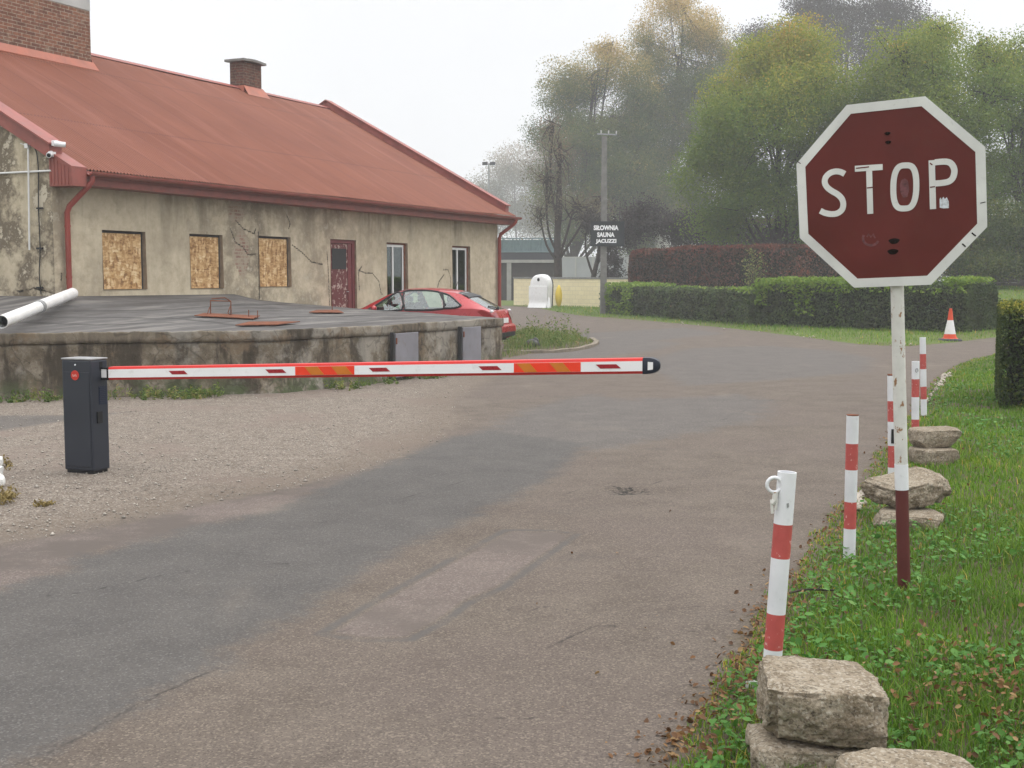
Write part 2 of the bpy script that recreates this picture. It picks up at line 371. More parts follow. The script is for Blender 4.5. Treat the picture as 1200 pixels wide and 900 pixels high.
def blockmat():
    t = NT('rubble_concrete'); b = t.noise(9, 7, .75); sp = t.vor(120, 'F1', 'Color'); r = t.sep(sp)[0]; pit = t.noise(28, 5, .75)
    c = t.ramp(b, [(.25, (.13, .095, .06)), (.5, (.29, .24, .175)), (.75, (.47, .415, .33))])
    c = t.mix(t.mr(r, .7, .95, 0, .5), c, (.50, .46, .39)); c = t.mix(t.mr(r, .0, .28, .55, 0), c, (.075, .06, .045)); c = t.mix(t.mr(t.noise(45, 4, .75), .58, .7, 0, .6), c, (.07, .056, .042))
    c = t.mix(t.mr(t.noise(3.2, 5, .7), .52, .68, 0, .55), c, (.17, .125, .08))
    c = t.mix(t.mr(pit, .42, .30, 0, .85), c, (.045, .036, .028))
    M['rubble_concrete'] = t.out(c, .95, 0, t.bump(t.math('ADD', pit, t.math('MULTIPLY', r, .3)), .9, .02), .15)
blockmat()
def roofmat():
    t = NT('red_sheet'); x, y, z = t.sep(); a = t.noise(.5, 5, .6); s = t.noise(1.5, 5, .6, t.map((2.2, .18, .18)))
    c = t.ramp(a, [(.3, (.170, .053, .029)), (.7, (.208, .069, .038))]); c = t.mix(t.mr(s, .5, .7, 0, .25), c, (.34, .15, .115))
    c = t.mix(t.mr(s, .45, .3, 0, .35), c, (.18, .062, .052))
    lap = t.mr(t.math('ABSOLUTE', t.math('SUBTRACT', t.math('FRACT', t.math('MULTIPLY', y, .31)), .5)), .0, .012, 1, 0)
    rib = t.math('MULTIPLY_ADD', t.math('SINE', t.math('MULTIPLY', x, 2 * math.pi / .085)), .5, .5); c = t.mix(t.mr(rib, .55, 0, 0, .42), c, (.10, .035, .026))  # corrugation valleys painted darker to stand in for their shading
    wn = t.n('ShaderNodeTexWhiteNoise', noise_dimensions='2D'); t.set(wn.inputs['Vector'], t.comb(t.math('FLOOR', t.math('MULTIPLY', x, .98)), t.math('FLOOR', t.math('MULTIPLY_ADD', y, .31, .5)), 0)); c = t.mix(t.math('MULTIPLY', wn.outputs[0], .10), c, (.30, .125, .09))
    seam = t.mr(t.math('ABSOLUTE', t.math('SUBTRACT', t.math('FRACT', t.math('MULTIPLY', x, .98)), .5)), .488, .499, 0, .4); c = t.mix(seam, c, (.10, .032, .024))
    c = t.mix(t.math('MULTIPLY', lap, .6), c, (.10, .034, .028))
    bits = t.mr(t.sep(t.vor(.9, 'F1', 'Color'))[0], .93, .94); d = t.mr(t.vor(.9), .05, .03, 0, 1); c = t.mix(t.math('MULTIPLY', bits, d), c, (.6, .55, .48))
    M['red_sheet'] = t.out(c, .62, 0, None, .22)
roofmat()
simple('red_trim', (.27, .075, .058), .5, 0, .2, 3, .4, 0, 0, (.14, .045, .035, .5))
simple('red_pipe', (.27, .05, .036), .45, 0, .2, 3, .4)
simple('flashing', (.36, .115, .07), .55, 0, .2, 3, .35)
def brickmat(name, c1, c2, mo, w=.26, h=.078, soot=.6):
    t = NT(name); x, y, z = t.sep(); bt = t.n('ShaderNodeTexBrick'); t.set(bt.inputs['Vector'], t.comb(t.math('ADD', x, t.math('MULTIPLY', y, .99)), z, 0))
    bt.inputs['Scale'].default_value = 1.0; bt.inputs['Brick Width'].default_value = w; bt.inputs['Row Height'].default_value = h
    bt.inputs['Mortar Size'].default_value = .011; bt.inputs['Mortar Smooth'].default_value = .3; bt.inputs['Bias'].default_value = -.1
    t.set(bt.inputs['Color1'], c1); t.set(bt.inputs['Color2'], c2); t.set(bt.inputs['Mortar'], mo)
    c = t.mix(t.mr(t.noise(14, 5, .7), .42, .66, 0, soot), bt.outputs[0], tuple(v * .35 for v in c1)); c = t.mix(t.mr(t.noise(1.6, 5, .7), .55, .7, 0, .4), c, mo)
    M[name] = t.out(c, .92, 0, t.bump(bt.outputs[1], -.5, .01), .15)
brickmat('chimney_brick', (.25, .105, .065), (.13, .06, .045), (.31, .25, .19))
brickmat('sooty_brick', (.16, .065, .045), (.08, .045, .036), (.16, .13, .10), .26, .078, .8)
brickmat('cream_brick', (.78, .69, .45), (.72, .63, .41), (.58, .52, .36), .5, .24, .12)
brickmat('dark_block', (.10, .085, .07), (.08, .07, .06), (.13, .11, .095), .6, .3, .4)
def osb():
    t = NT('chipboard'); n1 = t.noise(22, 3, .6, t.map((1, 1, 1.0), (0, .9, 0))); v = t.vor(10, 'F1', 'Color', t.map((1.7, 1, .8), (0, .7, 0))); r = t.sep(v)[0]
    v2 = t.vor(17, 'F1', 'Color', t.map((.7, 1, 1.8), (0, -.5, 0))); r2 = t.sep(v2)[1]
    c = t.ramp(t.math('MULTIPLY_ADD', r, .6, t.math('MULTIPLY', r2, .4)), [(.1, (.24, .125, .05)), (.4, (.43, .25, .105)), (.65, (.56, .36, .17)), (.95, (.72, .55, .33))])
    c = t.mix(t.mr(n1, .58, .72, 0, .5), c, (.22, .115, .045)); M['chipboard'] = t.out(c, .75, 0, t.bump(r, .3, .004), .25)
osb()
def paint(name, col, under, cut=.62, scale=14, rough=.5, stretch=(1, 1, 1)):
    """old paint flaking down to what lies under it"""
    t = NT(name); n = t.noise(scale, 6, .7, t.map(stretch)); g = t.noise(scale * .35, 5)
    c = t.ramp(g, [(.3, tuple(v * .82 for v in col)), (.7, tuple(min(1, v * 1.06) for v in col))])
    c = t.mix(t.mr(n, cut, cut + .035), c, under); c = t.mix(t.mr(t.noise(scale * 3, 4), .6, .75, 0, .25), c, tuple(v * .5 for v in col))
    M[name] = t.out(c, t.mr(n, cut, cut + .03, rough, .9), 0, t.bump(t.mr(n, cut, cut + .03), -.4, .004), .35)
paint('post_white', (.72, .73, .75), (.33, .27, .2), .69, 10)
paint('post_red', (.46, .085, .075), (.62, .36, .33), .60, 30)
paint('rusty_white', (.62, .61, .57), (.26, .14, .07), .60, 26, .6, (1, 1, .5))
paint('post_maroon', (.105, .022, .02), (.22, .12, .09), .70, 22)
paint('door_red', (.155, .028, .03), (.42, .37, .33), .66, 7)
paint('door_panel', (.125, .022, .022), (.42, .32, .28), .55, 9)
paint('reflector_white', (.68, .68, .66), (.45, .40, .36), .70, 12, .45)
paint('stone_white', (.75, .75, .72), (.35, .32, .27), .62, 14)
simple('sign_red', (.105, .0135, .011), .42, 0, .14, 4, .35, 0, 0, (.10, .03, .018, .25))
simple('rust', (.17, .066, .038), .9, 0, .35, 9, .1, 0, .4)
simple('bolt_dark', (.012, .008, .007), .9, 0, .2, 30, .05)
leafmat('straw', [(0, (.14, .10, .035)), (.5, (.24, .18, .06)), (1, (.36, .28, .12))], .2, .2, 3)
simple('ghost_sticker', (.14, .05, .055), .6, 0, .5, 40)
simple('sticker', (.55, .58, .62), .5, 0, .35, 60)
simple('galvanised', (.33, .335, .34), .5, .6, .2, 12)
simple('cabinet_blue', (.019, .023, .034), .42, 0, .1, 3, .45)
simple('cabinet_black', (.006, .006, .007), .5, 0, .1, 6)
simple('grille_blue', (.012, .018, .04), .5, 0, .2, 20)
simple('badge_red', (.50, .03, .018), .4, 0, .1, 20)
simple('badge_text', (.65, .40, .36), .5)
simple('boom_white', (.80, .80, .80), .35, 0, .04, 4, .35, 0, 0, (.42, .38, .33, .28))
simple('boom_red', (.62, .022, .016), .4, 0, .08, 6)
simple('boom_shade_red', (.42, .018, .016), .5, 0, .08, 6)
simple('band_red', (.80, .045, .012), .35, 0, .06, 10)
simple('band_orange', (.56, .17, .012), .4, 0, .08, 10)
simple('reflector_red', (.30, .012, .02), .3, 0, .2, 60)
simple('boom_cap', (.012, .016, .03), .4, 0, .1, 10)
simple('car_red', (.38, .014, .02), .28, .15, .06, 3, .5, .6)
simple('car_black', (.012, .012, .013), .45, 0, .15, 10)
simple('car_seat', (.03, .03, .034), .8, 0, .2, 10)
simple('tyre', (.016, .016, .016), .85, 0, .2, 20)
simple('alloy', (.5, .5, .51), .35, .8, .1, 10)
simple('tail_lamp', (.25, .008, .01), .15, 0, .1, 10, .6, .5)
simple('clear_lamp', (.75, .76, .78), .15, 0, .05, 10, .6)
simple('plate_white', (.72, .72, .70), .4, 0, .05, 10)
simple('plastic_white', (.78, .78, .77), .32, 0, .05, 3, .4, 0, 0, (.5, .46, .38, .35))
simple('plastic_pipe', (.70, .69, .68), .4, 0, .06, 3, .4, 0, 0, (.45, .38, .32, .4))
simple('plastic_yellow', (.68, .50, .06), .4, 0, .1, 4)
simple('cone_orange', (.60, .062, .016), .5, 0, .1, 8, .35, 0, 0, (.3, .05, .02, .4))
simple('rubber', (.042, .045, .052), .8, 0, .2, 10)
simple('pole_concrete', (.19, .185, .175), .92, 0, .18, 6, .15, 0, .3)
simple('sign_board', (.022, .026, .030), .6, 0, .15, 10)
simple('letter_white', (.88, .88, .9), .5, 0, .03, 10)
simple('grey_fence', (.36, .37, .385), .7, 0, .08, 1.2)
simple('dark_timber', (.05, .042, .036), .9, 0, .3, 2)
simple('slab_concrete', (.33, .32, .30), .9, 0, .15, 2)
simple('teal_paint', (.15, .215, .225), .6, 0, .15, 4)
simple('pale_plaster', (.46, .45, .42), .9, 0, .12, .6)
simple('camera_white', (.74, .74, .75), .4)
simple('cable_black', (.015, .015, .016), .6)
simple('grey_door', (.20, .195, .215), .55, 0, .15, 3, .3, 0, 0, (.14, .10, .08, .35))
simple('frame_white', (.70, .70, .69), .45, 0, .06, 5)
simple('reveal', (.34, .26, .18), .9, 0, .25, 6, .15)
simple('cap_stone', (.20, .20, .19), .9, 0, .2, 6, .15)
simple('cap_pale', (.42, .42, .41), .9, 0, .12, 2, .15)
simple('kerb_concrete', (.21, .18, .14), .93, 0, .25, 7, .15, 0, .5)
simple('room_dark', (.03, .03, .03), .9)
simple('curtain', (.16, .165, .155), .9, 0, .3, 5)
simple('bag_black', (.012, .012, .013), .35, 0, .2, 8)
simple('insulator', (.55, .55, .52), .3)
def glass(name, tint, mixf, rough=.03):
    t = NT(name); tr = t.n('ShaderNodeBsdfTransparent'); tr.inputs[0].default_value = tint + (1,)
    gl = t.n('ShaderNodeBsdfGlossy'); gl.inputs['Roughness'].default_value = rough; gl.inputs[0].default_value = (.9, .95, .95, 1)
    lw = t.n('ShaderNodeLayerWeight'); lw.inputs[0].default_value = .5
    f = t.math('ADD', t.math('MULTIPLY', t.math('POWER', lw.outputs[1], 4.0), .7), mixf + .03, 0, True)
    mx = t.n('ShaderNodeMixShader'); t.set(mx.inputs[0], f); t.t.links.new(tr.outputs[0], mx.inputs[1]); t.t.links.new(gl.outputs[0], mx.inputs[2])
    o = t.n('ShaderNodeOutputMaterial'); t.t.links.new(mx.outputs[0], o.inputs[0]); M[name] = t.m
glass('car_glass', (.62, .80, .71), .12, .04); glass('rear_glass', (.45, .55, .55), .22); glass('window_glass', (.55, .6, .58), .05)
# ------------------------------------------------------------------ ground
VERGE = gpoly([(560, 1250), (775, 900), (800, 862), (838, 815), (866, 770), (892, 715), (935, 662), (972, 610), (1008, 570), (1028, 532), (1056, 495), (1084, 460), (1104, 438), (1130, 424), (1165, 415), (1260, 409), (1900, 409), (1900, 1250)])
FAR = np.array([G(x, y) for x, y in [(420, 356), (600, 358.5), (625, 360), (650, 365), (680, 370), (760, 376), (860, 385), (950, 396), (1010, 404), (1060, 406), (1110, 402), (1160, 396), (1260, 390), (1900, 384)]] + [(120, 120, 0), (-60, 120, 0)])
ISLE = gpoly([(585, 421), (620, 415), (655, 412), (690, 407), (700, 403), (692, 399), (672, 396), (645, 391), (622, 389), (595, 393)])
GRAVEL = gpoly([(-900, 800), (0, 634), (75, 622), (150, 608), (230, 590), (300, 578), (380, 562), (440, 546), (505, 517), (545, 492), (532, 470), (560, 452), (592, 437), (600, 424), (560, 405), (330, 440), (-60, 450), (-900, 455)])
DARK = gpoly([(-700, 1500), (30, 897), (107, 857), (187, 813), (260, 782), (267, 760), (333, 730), (383, 697), (443, 657), (500, 630), (547, 610), (600, 584), (645, 560), (690, 520), (630, 512), (575, 505), (530, 512), (480, 530), (425, 550), (325, 597), (230, 617), (150, 640), (85, 655), (80, 668), (0, 690), (-700, 850)])
PINK = gpoly([(-500, 740), (0, 640), (150, 612), (300, 578), (430, 548), (330, 597), (230, 620), (140, 640), (85, 655), (80, 668), (0, 688), (-500, 830)])
MIDS = [gpoly([(560, 508), (640, 522), (700, 527), (790, 512), (890, 492), (905, 470), (860, 462), (740, 470), (690, 462), (620, 478)]), gpoly([(800, 452), (900, 446), (1012, 436), (1024, 420), (980, 411), (900, 405), (810, 408), (740, 426), (780, 440)]), gpoly([(640, 425), (760, 412), (800, 402), (720, 396), (660, 402), (610, 412)]),
        gpoly([(728, 474), (748, 467), (800, 466), (812, 471), (778, 477)]), gpoly([(660, 392), (800, 384), (850, 391), (780, 398), (690, 402)])]
PATCH = gpoly([(374, 743), (445, 700), (530, 655), (593, 621), (650, 622), (677, 626), (640, 652), (590, 688), (548, 707), (520, 728), (482, 749), (430, 750)])
STRIP = gpoly([(-200, 487), (78, 487), (150, 483), (78, 493), (0, 504), (-200, 514)])
HOLE = gpoly([(712, 574), (722, 571), (742, 571), (759, 574), (745, 578), (728, 579)])
CRACKS = [gpoly(c) for c in [[(372, 660), (300, 664), (200, 671), (90, 695), (60, 690)], [(545, 703), (590, 714), (660, 712), (760, 715), (860, 712)], [(540, 478), (590, 472), (625, 467), (650, 462), (760, 452)],
          [(30, 897), (107, 857), (187, 813), (260, 782)], [(300, 782), (350, 745), (420, 735)], [(860, 640), (930, 642), (985, 646)], [(620, 398), (700, 396), (800, 399), (900, 393)], [(760, 455), (830, 456), (900, 462)],
          [(0, 582), (60, 581), (140, 573)], [(300, 640), (420, 600), (560, 560), (640, 540)], [(640, 760), (700, 742), (760, 748), (840, 735)], [(420, 860), (560, 830), (640, 845)], [(690, 520), (820, 500), (900, 470), (960, 450)], [(700, 660), (820, 650), (900, 655)], [(590, 600), (680, 575), (735, 574), (800, 560), (910, 545)]]]
def axis(y0, y1, n): return y0 * (y1 / y0) ** (np.arange(n) / (n - 1))
def jag(c):
    c = smooth_line(c, 14); w_ = np.sin(np.linspace(0, np.pi, len(c))) ** .5; d_ = np.cumsum(rng.normal(0, .012, len(c))); d_ -= np.linspace(d_[0], d_[-1], len(d_)); c[:, 1] += d_ * 1.6; c[:, 0] += d_ * .5 + rng.normal(0, .006, len(c)); return c
CRACKS = [jag(c) for c in CRACKS]
gy = axis(2.6, 96, 430); gk = np.linspace(-1, 1, 470)
GX = (gk[None, :] * (gy[:, None] * .60 + 4.0)).ravel(); GY = np.repeat(gy, len(gk)); pts = np.c_[GX, GY]
dV, dF, dI, dG = sdist(pts, VERGE), sdist(pts, FAR), sdist(pts, ISLE), sdist(pts, GRAVEL)
dsoil = np.minimum(np.minimum(dV, dF), dI)
def sm(x): x = np.clip(x, 0, 1); return x * x * (3 - 2 * x)
def bank(x, y): return 1.2 * sm((y - 34) / 25) * sm((x / np.maximum(y, 1) - .345) / .05)
def ground_z(p):
    p = np.asarray(p); a = sm(-sdist(p, VERGE) / .5); b = sm(-sdist(p, ISLE) / .35); c = sm(-sdist(p, FAR) / .8)
    return a * (.035 + .022 * vnoise(p, 2.2, 3)) + b * .06 + c * (.05 + .03 * vnoise(p, .8, 4)) + bank(p[:, 0], p[:, 1])
GZ = ground_z(pts) + .006 * vnoise(pts, .7, 9) - .03 * sm(-(sdist(pts, HOLE) - .06) / .14)
at = dict(d_soil=dsoil, d_grav=dG, d_dark=sdist(pts, DARK), d_pink=sdist(pts, PINK), d_mid=np.min([sdist(pts, q) for q in MIDS], 0), d_patch=sdist(pts, PATCH) + .05, e_patch=polydist(pts, PATCH),
          d_strip=sdist(pts, STRIP), d_hole=sdist(pts, HOLE), e_crack=np.min([polydist(pts, q, False) for q in CRACKS], 0))
nr, nc = len(gy), len(gk); idx = np.arange(nr * nc).reshape(nr, nc)
quads = np.stack([idx[:-1, :-1], idx[:-1, 1:], idx[1:, 1:], idx[1:, :-1]], -1).reshape(-1, 4)
qm = lambda a: a[quads].mean(1)
cls = np.where(qm(dV) < 0, 1, np.where(qm(dI) < 0, 2, np.where(qm(dF) < 0, 3, np.where(qm(dG) < -.35, 4, 0))))
P3 = np.c_[GX, GY, GZ]
for k, nm, mt in ((0, 'road', 'paving'), (1, 'grass_verge', 'paving'), (2, 'grass_island', 'paving'), (3, 'lawn', 'turf'), (4, 'gravel_yard', 'paving')):
    q = quads[cls == k]; us = np.unique(q); rm = np.zeros(len(P3), np.int64); rm[us] = np.arange(len(us))
    o = link(nm, mesh_np(nm, P3[us], rm[q], None, {a: v[us] for a, v in at.items()}), mt, None, True); tag(o, kind='structure')
g = MB(); g.add([(-235, -15, -.06), (235, -15, -.06), (235, 315, -.06), (-235, 315, -.06)], [(0, 1, 2, 3)]); tag(part('ground', g, 'turf'), kind='structure')

# ------------------------------------------------------------------ grass, clover, fallen leaves
def blades(base, hgt, wid, tint, name, mat, label, bendk=.95, dirs=None):
    n = len(base); a = rng.uniform(0, 2 * np.pi, n) if dirs is None else dirs; d = np.c_[np.cos(a), np.sin(a), np.zeros(n)]; s = np.c_[-np.sin(a), np.cos(a), np.zeros(n)]
    b = rng.uniform(.1, 1, n) * bendk * hgt; w = wid[:, None]; up = np.array([0, 0, 1.0])
    lo = base; m = base + d * (b * .3)[:, None] + up * (hgt * .58)[:, None]; tp = base + d * b[:, None] + up * (hgt * rng.uniform(.78, 1, n))[:, None]
    V = np.stack([lo - s * w / 2, lo + s * w / 2, m + s * w * .38, m - s * w * .38, tp], 1).reshape(-1, 3); i = np.arange(n)[:, None] * 5
    o = link(name, mesh_np(name, V, i + np.array([0, 1, 2, 3]), i + np.array([3, 2, 4]), None, {'tint': np.r_[tint, tint]}), mat)
    return tag(o, label, None, None, 'stuff')
def scatter(poly, n, pad=0.0, win=None, power=1.6, y0=4.0):
    poly = np.asarray(poly); lo = poly[:, :2].min(0); hi = poly[:, :2].max(0)
    if win: lo = np.maximum(lo, [win[0], win[2]]); hi = np.minimum(hi, [win[1], win[3]])
    out = []; c = 0
    while c < n:
        p = np.c_[rng.uniform(lo[0], hi[0], n), rng.uniform(lo[1], hi[1], n)]
        k = (rng.uniform(0, 1, n) < np.minimum(1, (y0 / p[:, 1]) ** power)) & (np.abs(p[:, 0]) < p[:, 1] * .60 + 2.6)
        p = p[k]; p = p[sdist(p, poly) < -pad + .12 * vnoise(p, 4, 21)]; out.append(p); c += len(p)
    p = np.concatenate(out)[:n]; return np.c_[p, ground_z(p)]
def grass_field(poly, n, name, label, hs=(.028, .088), w=(.0022, .0045), pad=0.0, win=None, power=1.6, y0=4.0, grow=.0, mat='grass', straw=.0, wy=0):
    b = scatter(poly, n, pad, win, power, y0); pn = vnoise(b, 1.3, 31); p2 = vnoise(b, .5, 8); edge = sm(-sdist(b, poly) / .5)
    h = rng.uniform(*hs, len(b)) * (1 + .55 * pn) * (.45 + .55 * edge) * (1 + grow * b[:, 1]); ww = rng.uniform(*w, len(b)) * (1 + wy * b[:, 1])
    t = np.clip(rng.beta(2.2, 3, len(b)) * .8 + .15 * p2 + .38 * np.clip(vnoise(b, .95, 91, 3) - .16, 0, 1) + (rng.uniform(0, 1, len(b)) < .05 + straw + .25 * (1 - edge)) * .45, 0, 1)
    return blades(b, h, ww, t, name, mat, label)
grass_field(VERGE, 205000, 'grass', 'short green grass of the near right verge with brown bits', win=(.2, 19, 3, 30), y0=4.5, power=1.35, wy=.12)
grass_field(FAR, 42000, 'grass', 'mown green grass strip between the road and far hedges', (.06, .13), (.006, .012), 0, (-4, 34, 28, 75), 1.0, 38, 0, 'grass', .06, .02)
grass_field(ISLE, 5200, 'grass', 'rough yellowing grass on the island beside the red car', (.10, .26), (.006, .011), 0, None, 0, 30, 0, 'weed', .12)
def leaves(cen, size, tint, name, mat, label, flat=.75, curl=.3):
    n = len(cen); nm = rng.normal(0, 1, (n, 3)) * (1 - flat) + np.array([0, 0, flat * 1.6]); nm /= np.linalg.norm(nm, axis=1)[:, None]
    r = rng.normal(0, 1, (n, 3)); a = np.cross(nm, r); a /= np.linalg.norm(a, axis=1)[:, None]; b = np.cross(nm, a); s = size[:, None]
    V = np.stack([cen - a * s, cen - a * s * .35 + b * s * .62 + nm * s * curl * .4, cen + a * s * .45 + b * s * .5 + nm * s * curl * .6, cen + a * s + nm * s * curl * .2, cen + a * s * .45 - b * s * .5 + nm * s * curl * .6, cen - a * s * .35 - b * s * .62 + nm * s * curl * .4], 1).reshape(-1, 3)
    i = np.arange(n)[:, None] * 6
    return tag(link(name, mesh_np(name, V, np.r_[i + np.array([0, 1, 2, 3]), i + np.array([0, 3, 4, 5])], None, None, {'tint': np.r_[tint, tint]}), mat), label, None, None, 'stuff')
b = scatter(VERGE, 52000, .10, (.2, 16, 3, 22), 1.5, 4.5); k = vnoise(b, 1.1, 77) > .0; b = b[k]; b[:, 2] += rng.uniform(.015, .075, len(b))
leaves(b, rng.gamma(3.0, .0042, len(b)).clip(.004, .026), rng.beta(2, 2.5, len(b)), 'clover', 'clover', 'round leaved clover and weeds growing in the near verge', .6)
b1 = scatter(VERGE, 5200, -.12, (.2, 12, 3, 22), 1.6, 4.5); d = sdist(b1, VERGE); b1 = b1[(d < .03) & ((d > -.22) | (rng.uniform(0, 1, len(b1)) < .30)) | (rng.uniform(0, 1, len(b1)) < .04)]
b2 = G(1185, 850)[None] + rng.normal(0, 1, (700, 3)) * np.array([.26, .40, 0]); b2[:, 2] = .04
b3 = rng.uniform(0, 1, (260, 2)); b3 = np.array([G(620 + 560 * q[0], 445 + 440 * q[1] ** .8) for q in b3]); b3 = b3[rng.uniform(0, 1, len(b3)) < .10]
ep = VERGE[1:13]; el = []
for _ in range(1300):
    i = rng.integers(0, len(ep) - 1); f_ = rng.uniform(); e_ = lerp(ep[i], ep[i + 1], f_); dn_ = ep[i + 1] - ep[i]; nn_ = np.array([dn_[1], -dn_[0], 0]) / np.linalg.norm(dn_)
    if e_[1] < 22 and rng.uniform() < .35 + .65 * (e_[1] < 7): el.append(e_ + nn_ * rng.normal(.045, .085) + np.array([0, 0, .02]))
b = np.r_[b1, b2, b3, np.array(el)]; z = b[:, 2].copy(); b[:, 2] = np.where(sdist(b, VERGE) < -.02, ground_z(b) + rng.uniform(.025, .095, len(b)), .008)
leaves(b, rng.uniform(.005, .0185, len(b)), rng.uniform(0, .9, len(b)), 'fallen_leaves', 'dead_leaf', 'dry brown fallen leaves along the road edge and verge', .55, .6)
# loose stones on the gravel yard and by the verge
def pebbles(cen, size, name, mat, label):
    n = len(cen); base = np.array([(1, 0, 0), (-.5, .86, .1), (-.5, -.86, 0), (0, 0, .75), (.3, .2, -.5)])
    a = rng.uniform(0, 6.28, n); c, s = np.cos(a), np.sin(a); R = np.stack([np.stack([c, -s, 0 * c], -1), np.stack([s, c, 0 * c], -1), np.stack([0 * c, 0 * c, 1 + 0 * c], -1)], 1)
    V = np.einsum('nij,kj->nki', R, base) * size[:, None, None] * rng.uniform(.7, 1.3, (n, 5, 1)) + cen[:, None]; i = np.arange(n)[:, None, None] * 5
    T = i + np.array([(0, 1, 3), (1, 2, 3), (2, 0, 3), (1, 0, 4), (2, 1, 4), (0, 2, 4)])
    return tag(link(name, mesh_np(name, V.reshape(-1, 3), None, T.reshape(-1, 3)), mat), label, None, None, 'stuff')
simple('pebble', (.34, .31, .27), .9, 0, .5, 1.7, .15)
q = []
while len(q) < 3200:
    x, y = rng.uniform(-60, 560), rng.uniform(452, 640); w = G(x, y)
    if sdist(w[None], GRAVEL)[0] < .1: q.append(w)
q = np.array(q); q[:, 2] = .004
pebbles(q, rng.gamma(2.0, .0022, len(q)) + .003, 'loose_gravel', 'pebble', 'loose pale gravel stones scattered over the yard')

# ------------------------------------------------------------------ the house
S0, S1, DEP = -1.75, 16.43, 6.15
ZE, OV, ZR = 3.58, .50, 7.22
SLOPE = (ZR - ZE) / (DEP + OV)
def roof_z(off): return ZE + (OV - off) * SLOPE
def hl(px, py, off=0.0): s, o, z = w2h(wallhit(px, py, off)); return s, z
HLOC = HO
house = thing('house', 'long low beige rendered house with rusty red sheet metal roof', 'house', HLOC, HRZ)
OPEN = [('board', -.56, .61, 1.47, 2.57), ('board', 1.91, 2.97, 1.47, 2.58), ('board', 4.23, 5.43, 1.49, 2.61), ('door', 7.08, 8.24, .35, 2.62), ('window', 9.73, 10.83, .90, 2.61), ('window', 13.41, 14.55, .90, 2.61)]
def cuts(lo, hi, step, must):
    c = sorted(set([lo, hi] + [m for m in must if lo < m < hi])); out = []
    for a, b_ in zip(c[:-1], c[1:]):
        k = max(1, int(math.ceil((b_ - a) / step))); out += [a + (b_ - a) * i / k for i in range(k)]
    return np.array(out + [hi])
xs = cuts(S0, S1, .035, [v for o in OPEN for v in o[1:3]]); zs = cuts(-.05, 3.7, .035, [v for o in OPEN for v in o[3:5]])
XX, ZZ = np.meshgrid(xs, zs); wp = np.c_[XX.ravel(), ZZ.ravel()]
crk = []
def wc(*px): crk.append(np.array([hl(x, y) for x, y in px]))
wc((342, 287), (355, 297), (365, 307), (378, 310)); wc((383, 295), (385, 320), (386, 358)); wc((420, 317), (428, 320), (436, 320), (444, 330), (446, 343), (448, 345)); wc((421, 340), (420, 318), (424, 312))
wc((519, 316), (525, 316), (528, 325), (528, 340)); wc((270, 268), (276, 284), (285, 290), (290, 298), (300, 298)); wc((303, 272), (304, 340), (304, 352)); wc((276, 258), (285, 268), (298, 274), (300, 268)); wc((338, 268), (340, 262), (336, 252))
wc((512, 340), (514, 330), (520, 322)); wc((72, 330), (72, 320))
bm = np.maximum.reduce([np.exp(-(((wp[:, 0] - s) / a) ** 2 + ((wp[:, 1] - z) / c) ** 2)) * k for s, z, a, c, k in [(3.62, 2.2, .36, .66, .92), (3.45, 3.1, .48, .38, .74), (3.95, 2.9, .35, .3, .5), (8.7, 1.75, .3, .35, .42), (13.0, 1.7, .25, .35, .42), (6.8, 1.5, .3, .5, .36), (10.3, 2.85, .5, .12, .36), (-1.35, 1.7, .25, .35, .3)]])
dirt = np.clip(.27 + .30 * vnoise(wp, .35, 5) + .55 * np.exp(-((wp[:, 0] - 4.0) / 1.3) ** 2) + .40 * np.exp(-((wp[:, 0] - 6.7) / 1.5) ** 2) + .4 * np.exp(-((wp[:, 0] - S0) / .35) ** 2), .0, 1)
V = np.c_[wp[:, 0], .012 * vnoise(wp, 1.2, 2) + .004 * vnoise(wp, 6, 3), wp[:, 1]]
nz, nx = len(zs), len(xs); ii = np.arange(nz * nx).reshape(nz, nx); q = np.stack([ii[:-1, :-1], ii[:-1, 1:], ii[1:, 1:], ii[1:, :-1]], -1).reshape(-1, 4)
cc = wp[q].mean(1); keep = np.ones(len(q), bool)
for _, a, b_, c, d in OPEN: keep &= ~((cc[:, 0] > a) & (cc[:, 0] < b_) & (cc[:, 1] > c) & (cc[:, 1] < d))
Vs = [V]; Qs = [q[keep]]; ec = [np.min([polydist(wp, c, False) for c in crk], 0)]; ab = [bm]; ad = [dirt]; nb = len(V)
# gable ends and back wall
def gable(x, flip, dn):
    global nb
    ys = np.linspace(0, 2 * DEP, 120); ts = np.linspace(0, 1, 70)
    top = np.minimum(roof_z(-ys), roof_z(-(2 * DEP - ys))) + .02
    A, B = np.meshgrid(ys, ts); zz = B * np.tile(top, (len(ts), 1)); v = np.c_[np.full(A.size, x), A.ravel(), zz.ravel()]
    i = np.arange(A.size).reshape(A.shape); k = np.stack([i[:-1, :-1], i[:-1, 1:], i[1:, 1:], i[1:, :-1]], -1).reshape(-1, 4)
    p2 = np.c_[A.ravel(), zz.ravel()]; ck = np.array([(0.0, 1.42), (.5, 1.50), (.9, 1.43), (1.6, 1.52), (3, 1.45)])
    Vs.append(v); Qs.append((k[:, ::-1] if flip else k) + nb); ec.append(polydist(p2, ck, False) if dn else np.full(len(v), 9.)); ab.append(np.zeros(len(v))); ad.append(np.full(len(v), dn)); nb += len(v)
gable(S0, True, 1.5); gable(S1, False, .4)
wv = np.array([(S0, 2 * DEP, 0), (S1, 2 * DEP, 0), (S1, 2 * DEP, 3.6), (S0, 2 * DEP, 3.6)]); Vs.append(wv); Qs.append(np.array([[3, 2, 1, 0]]) + nb); ec.append(np.full(4, 9.)); ab.append(np.zeros(4)); ad.append(np.full(4, .4))
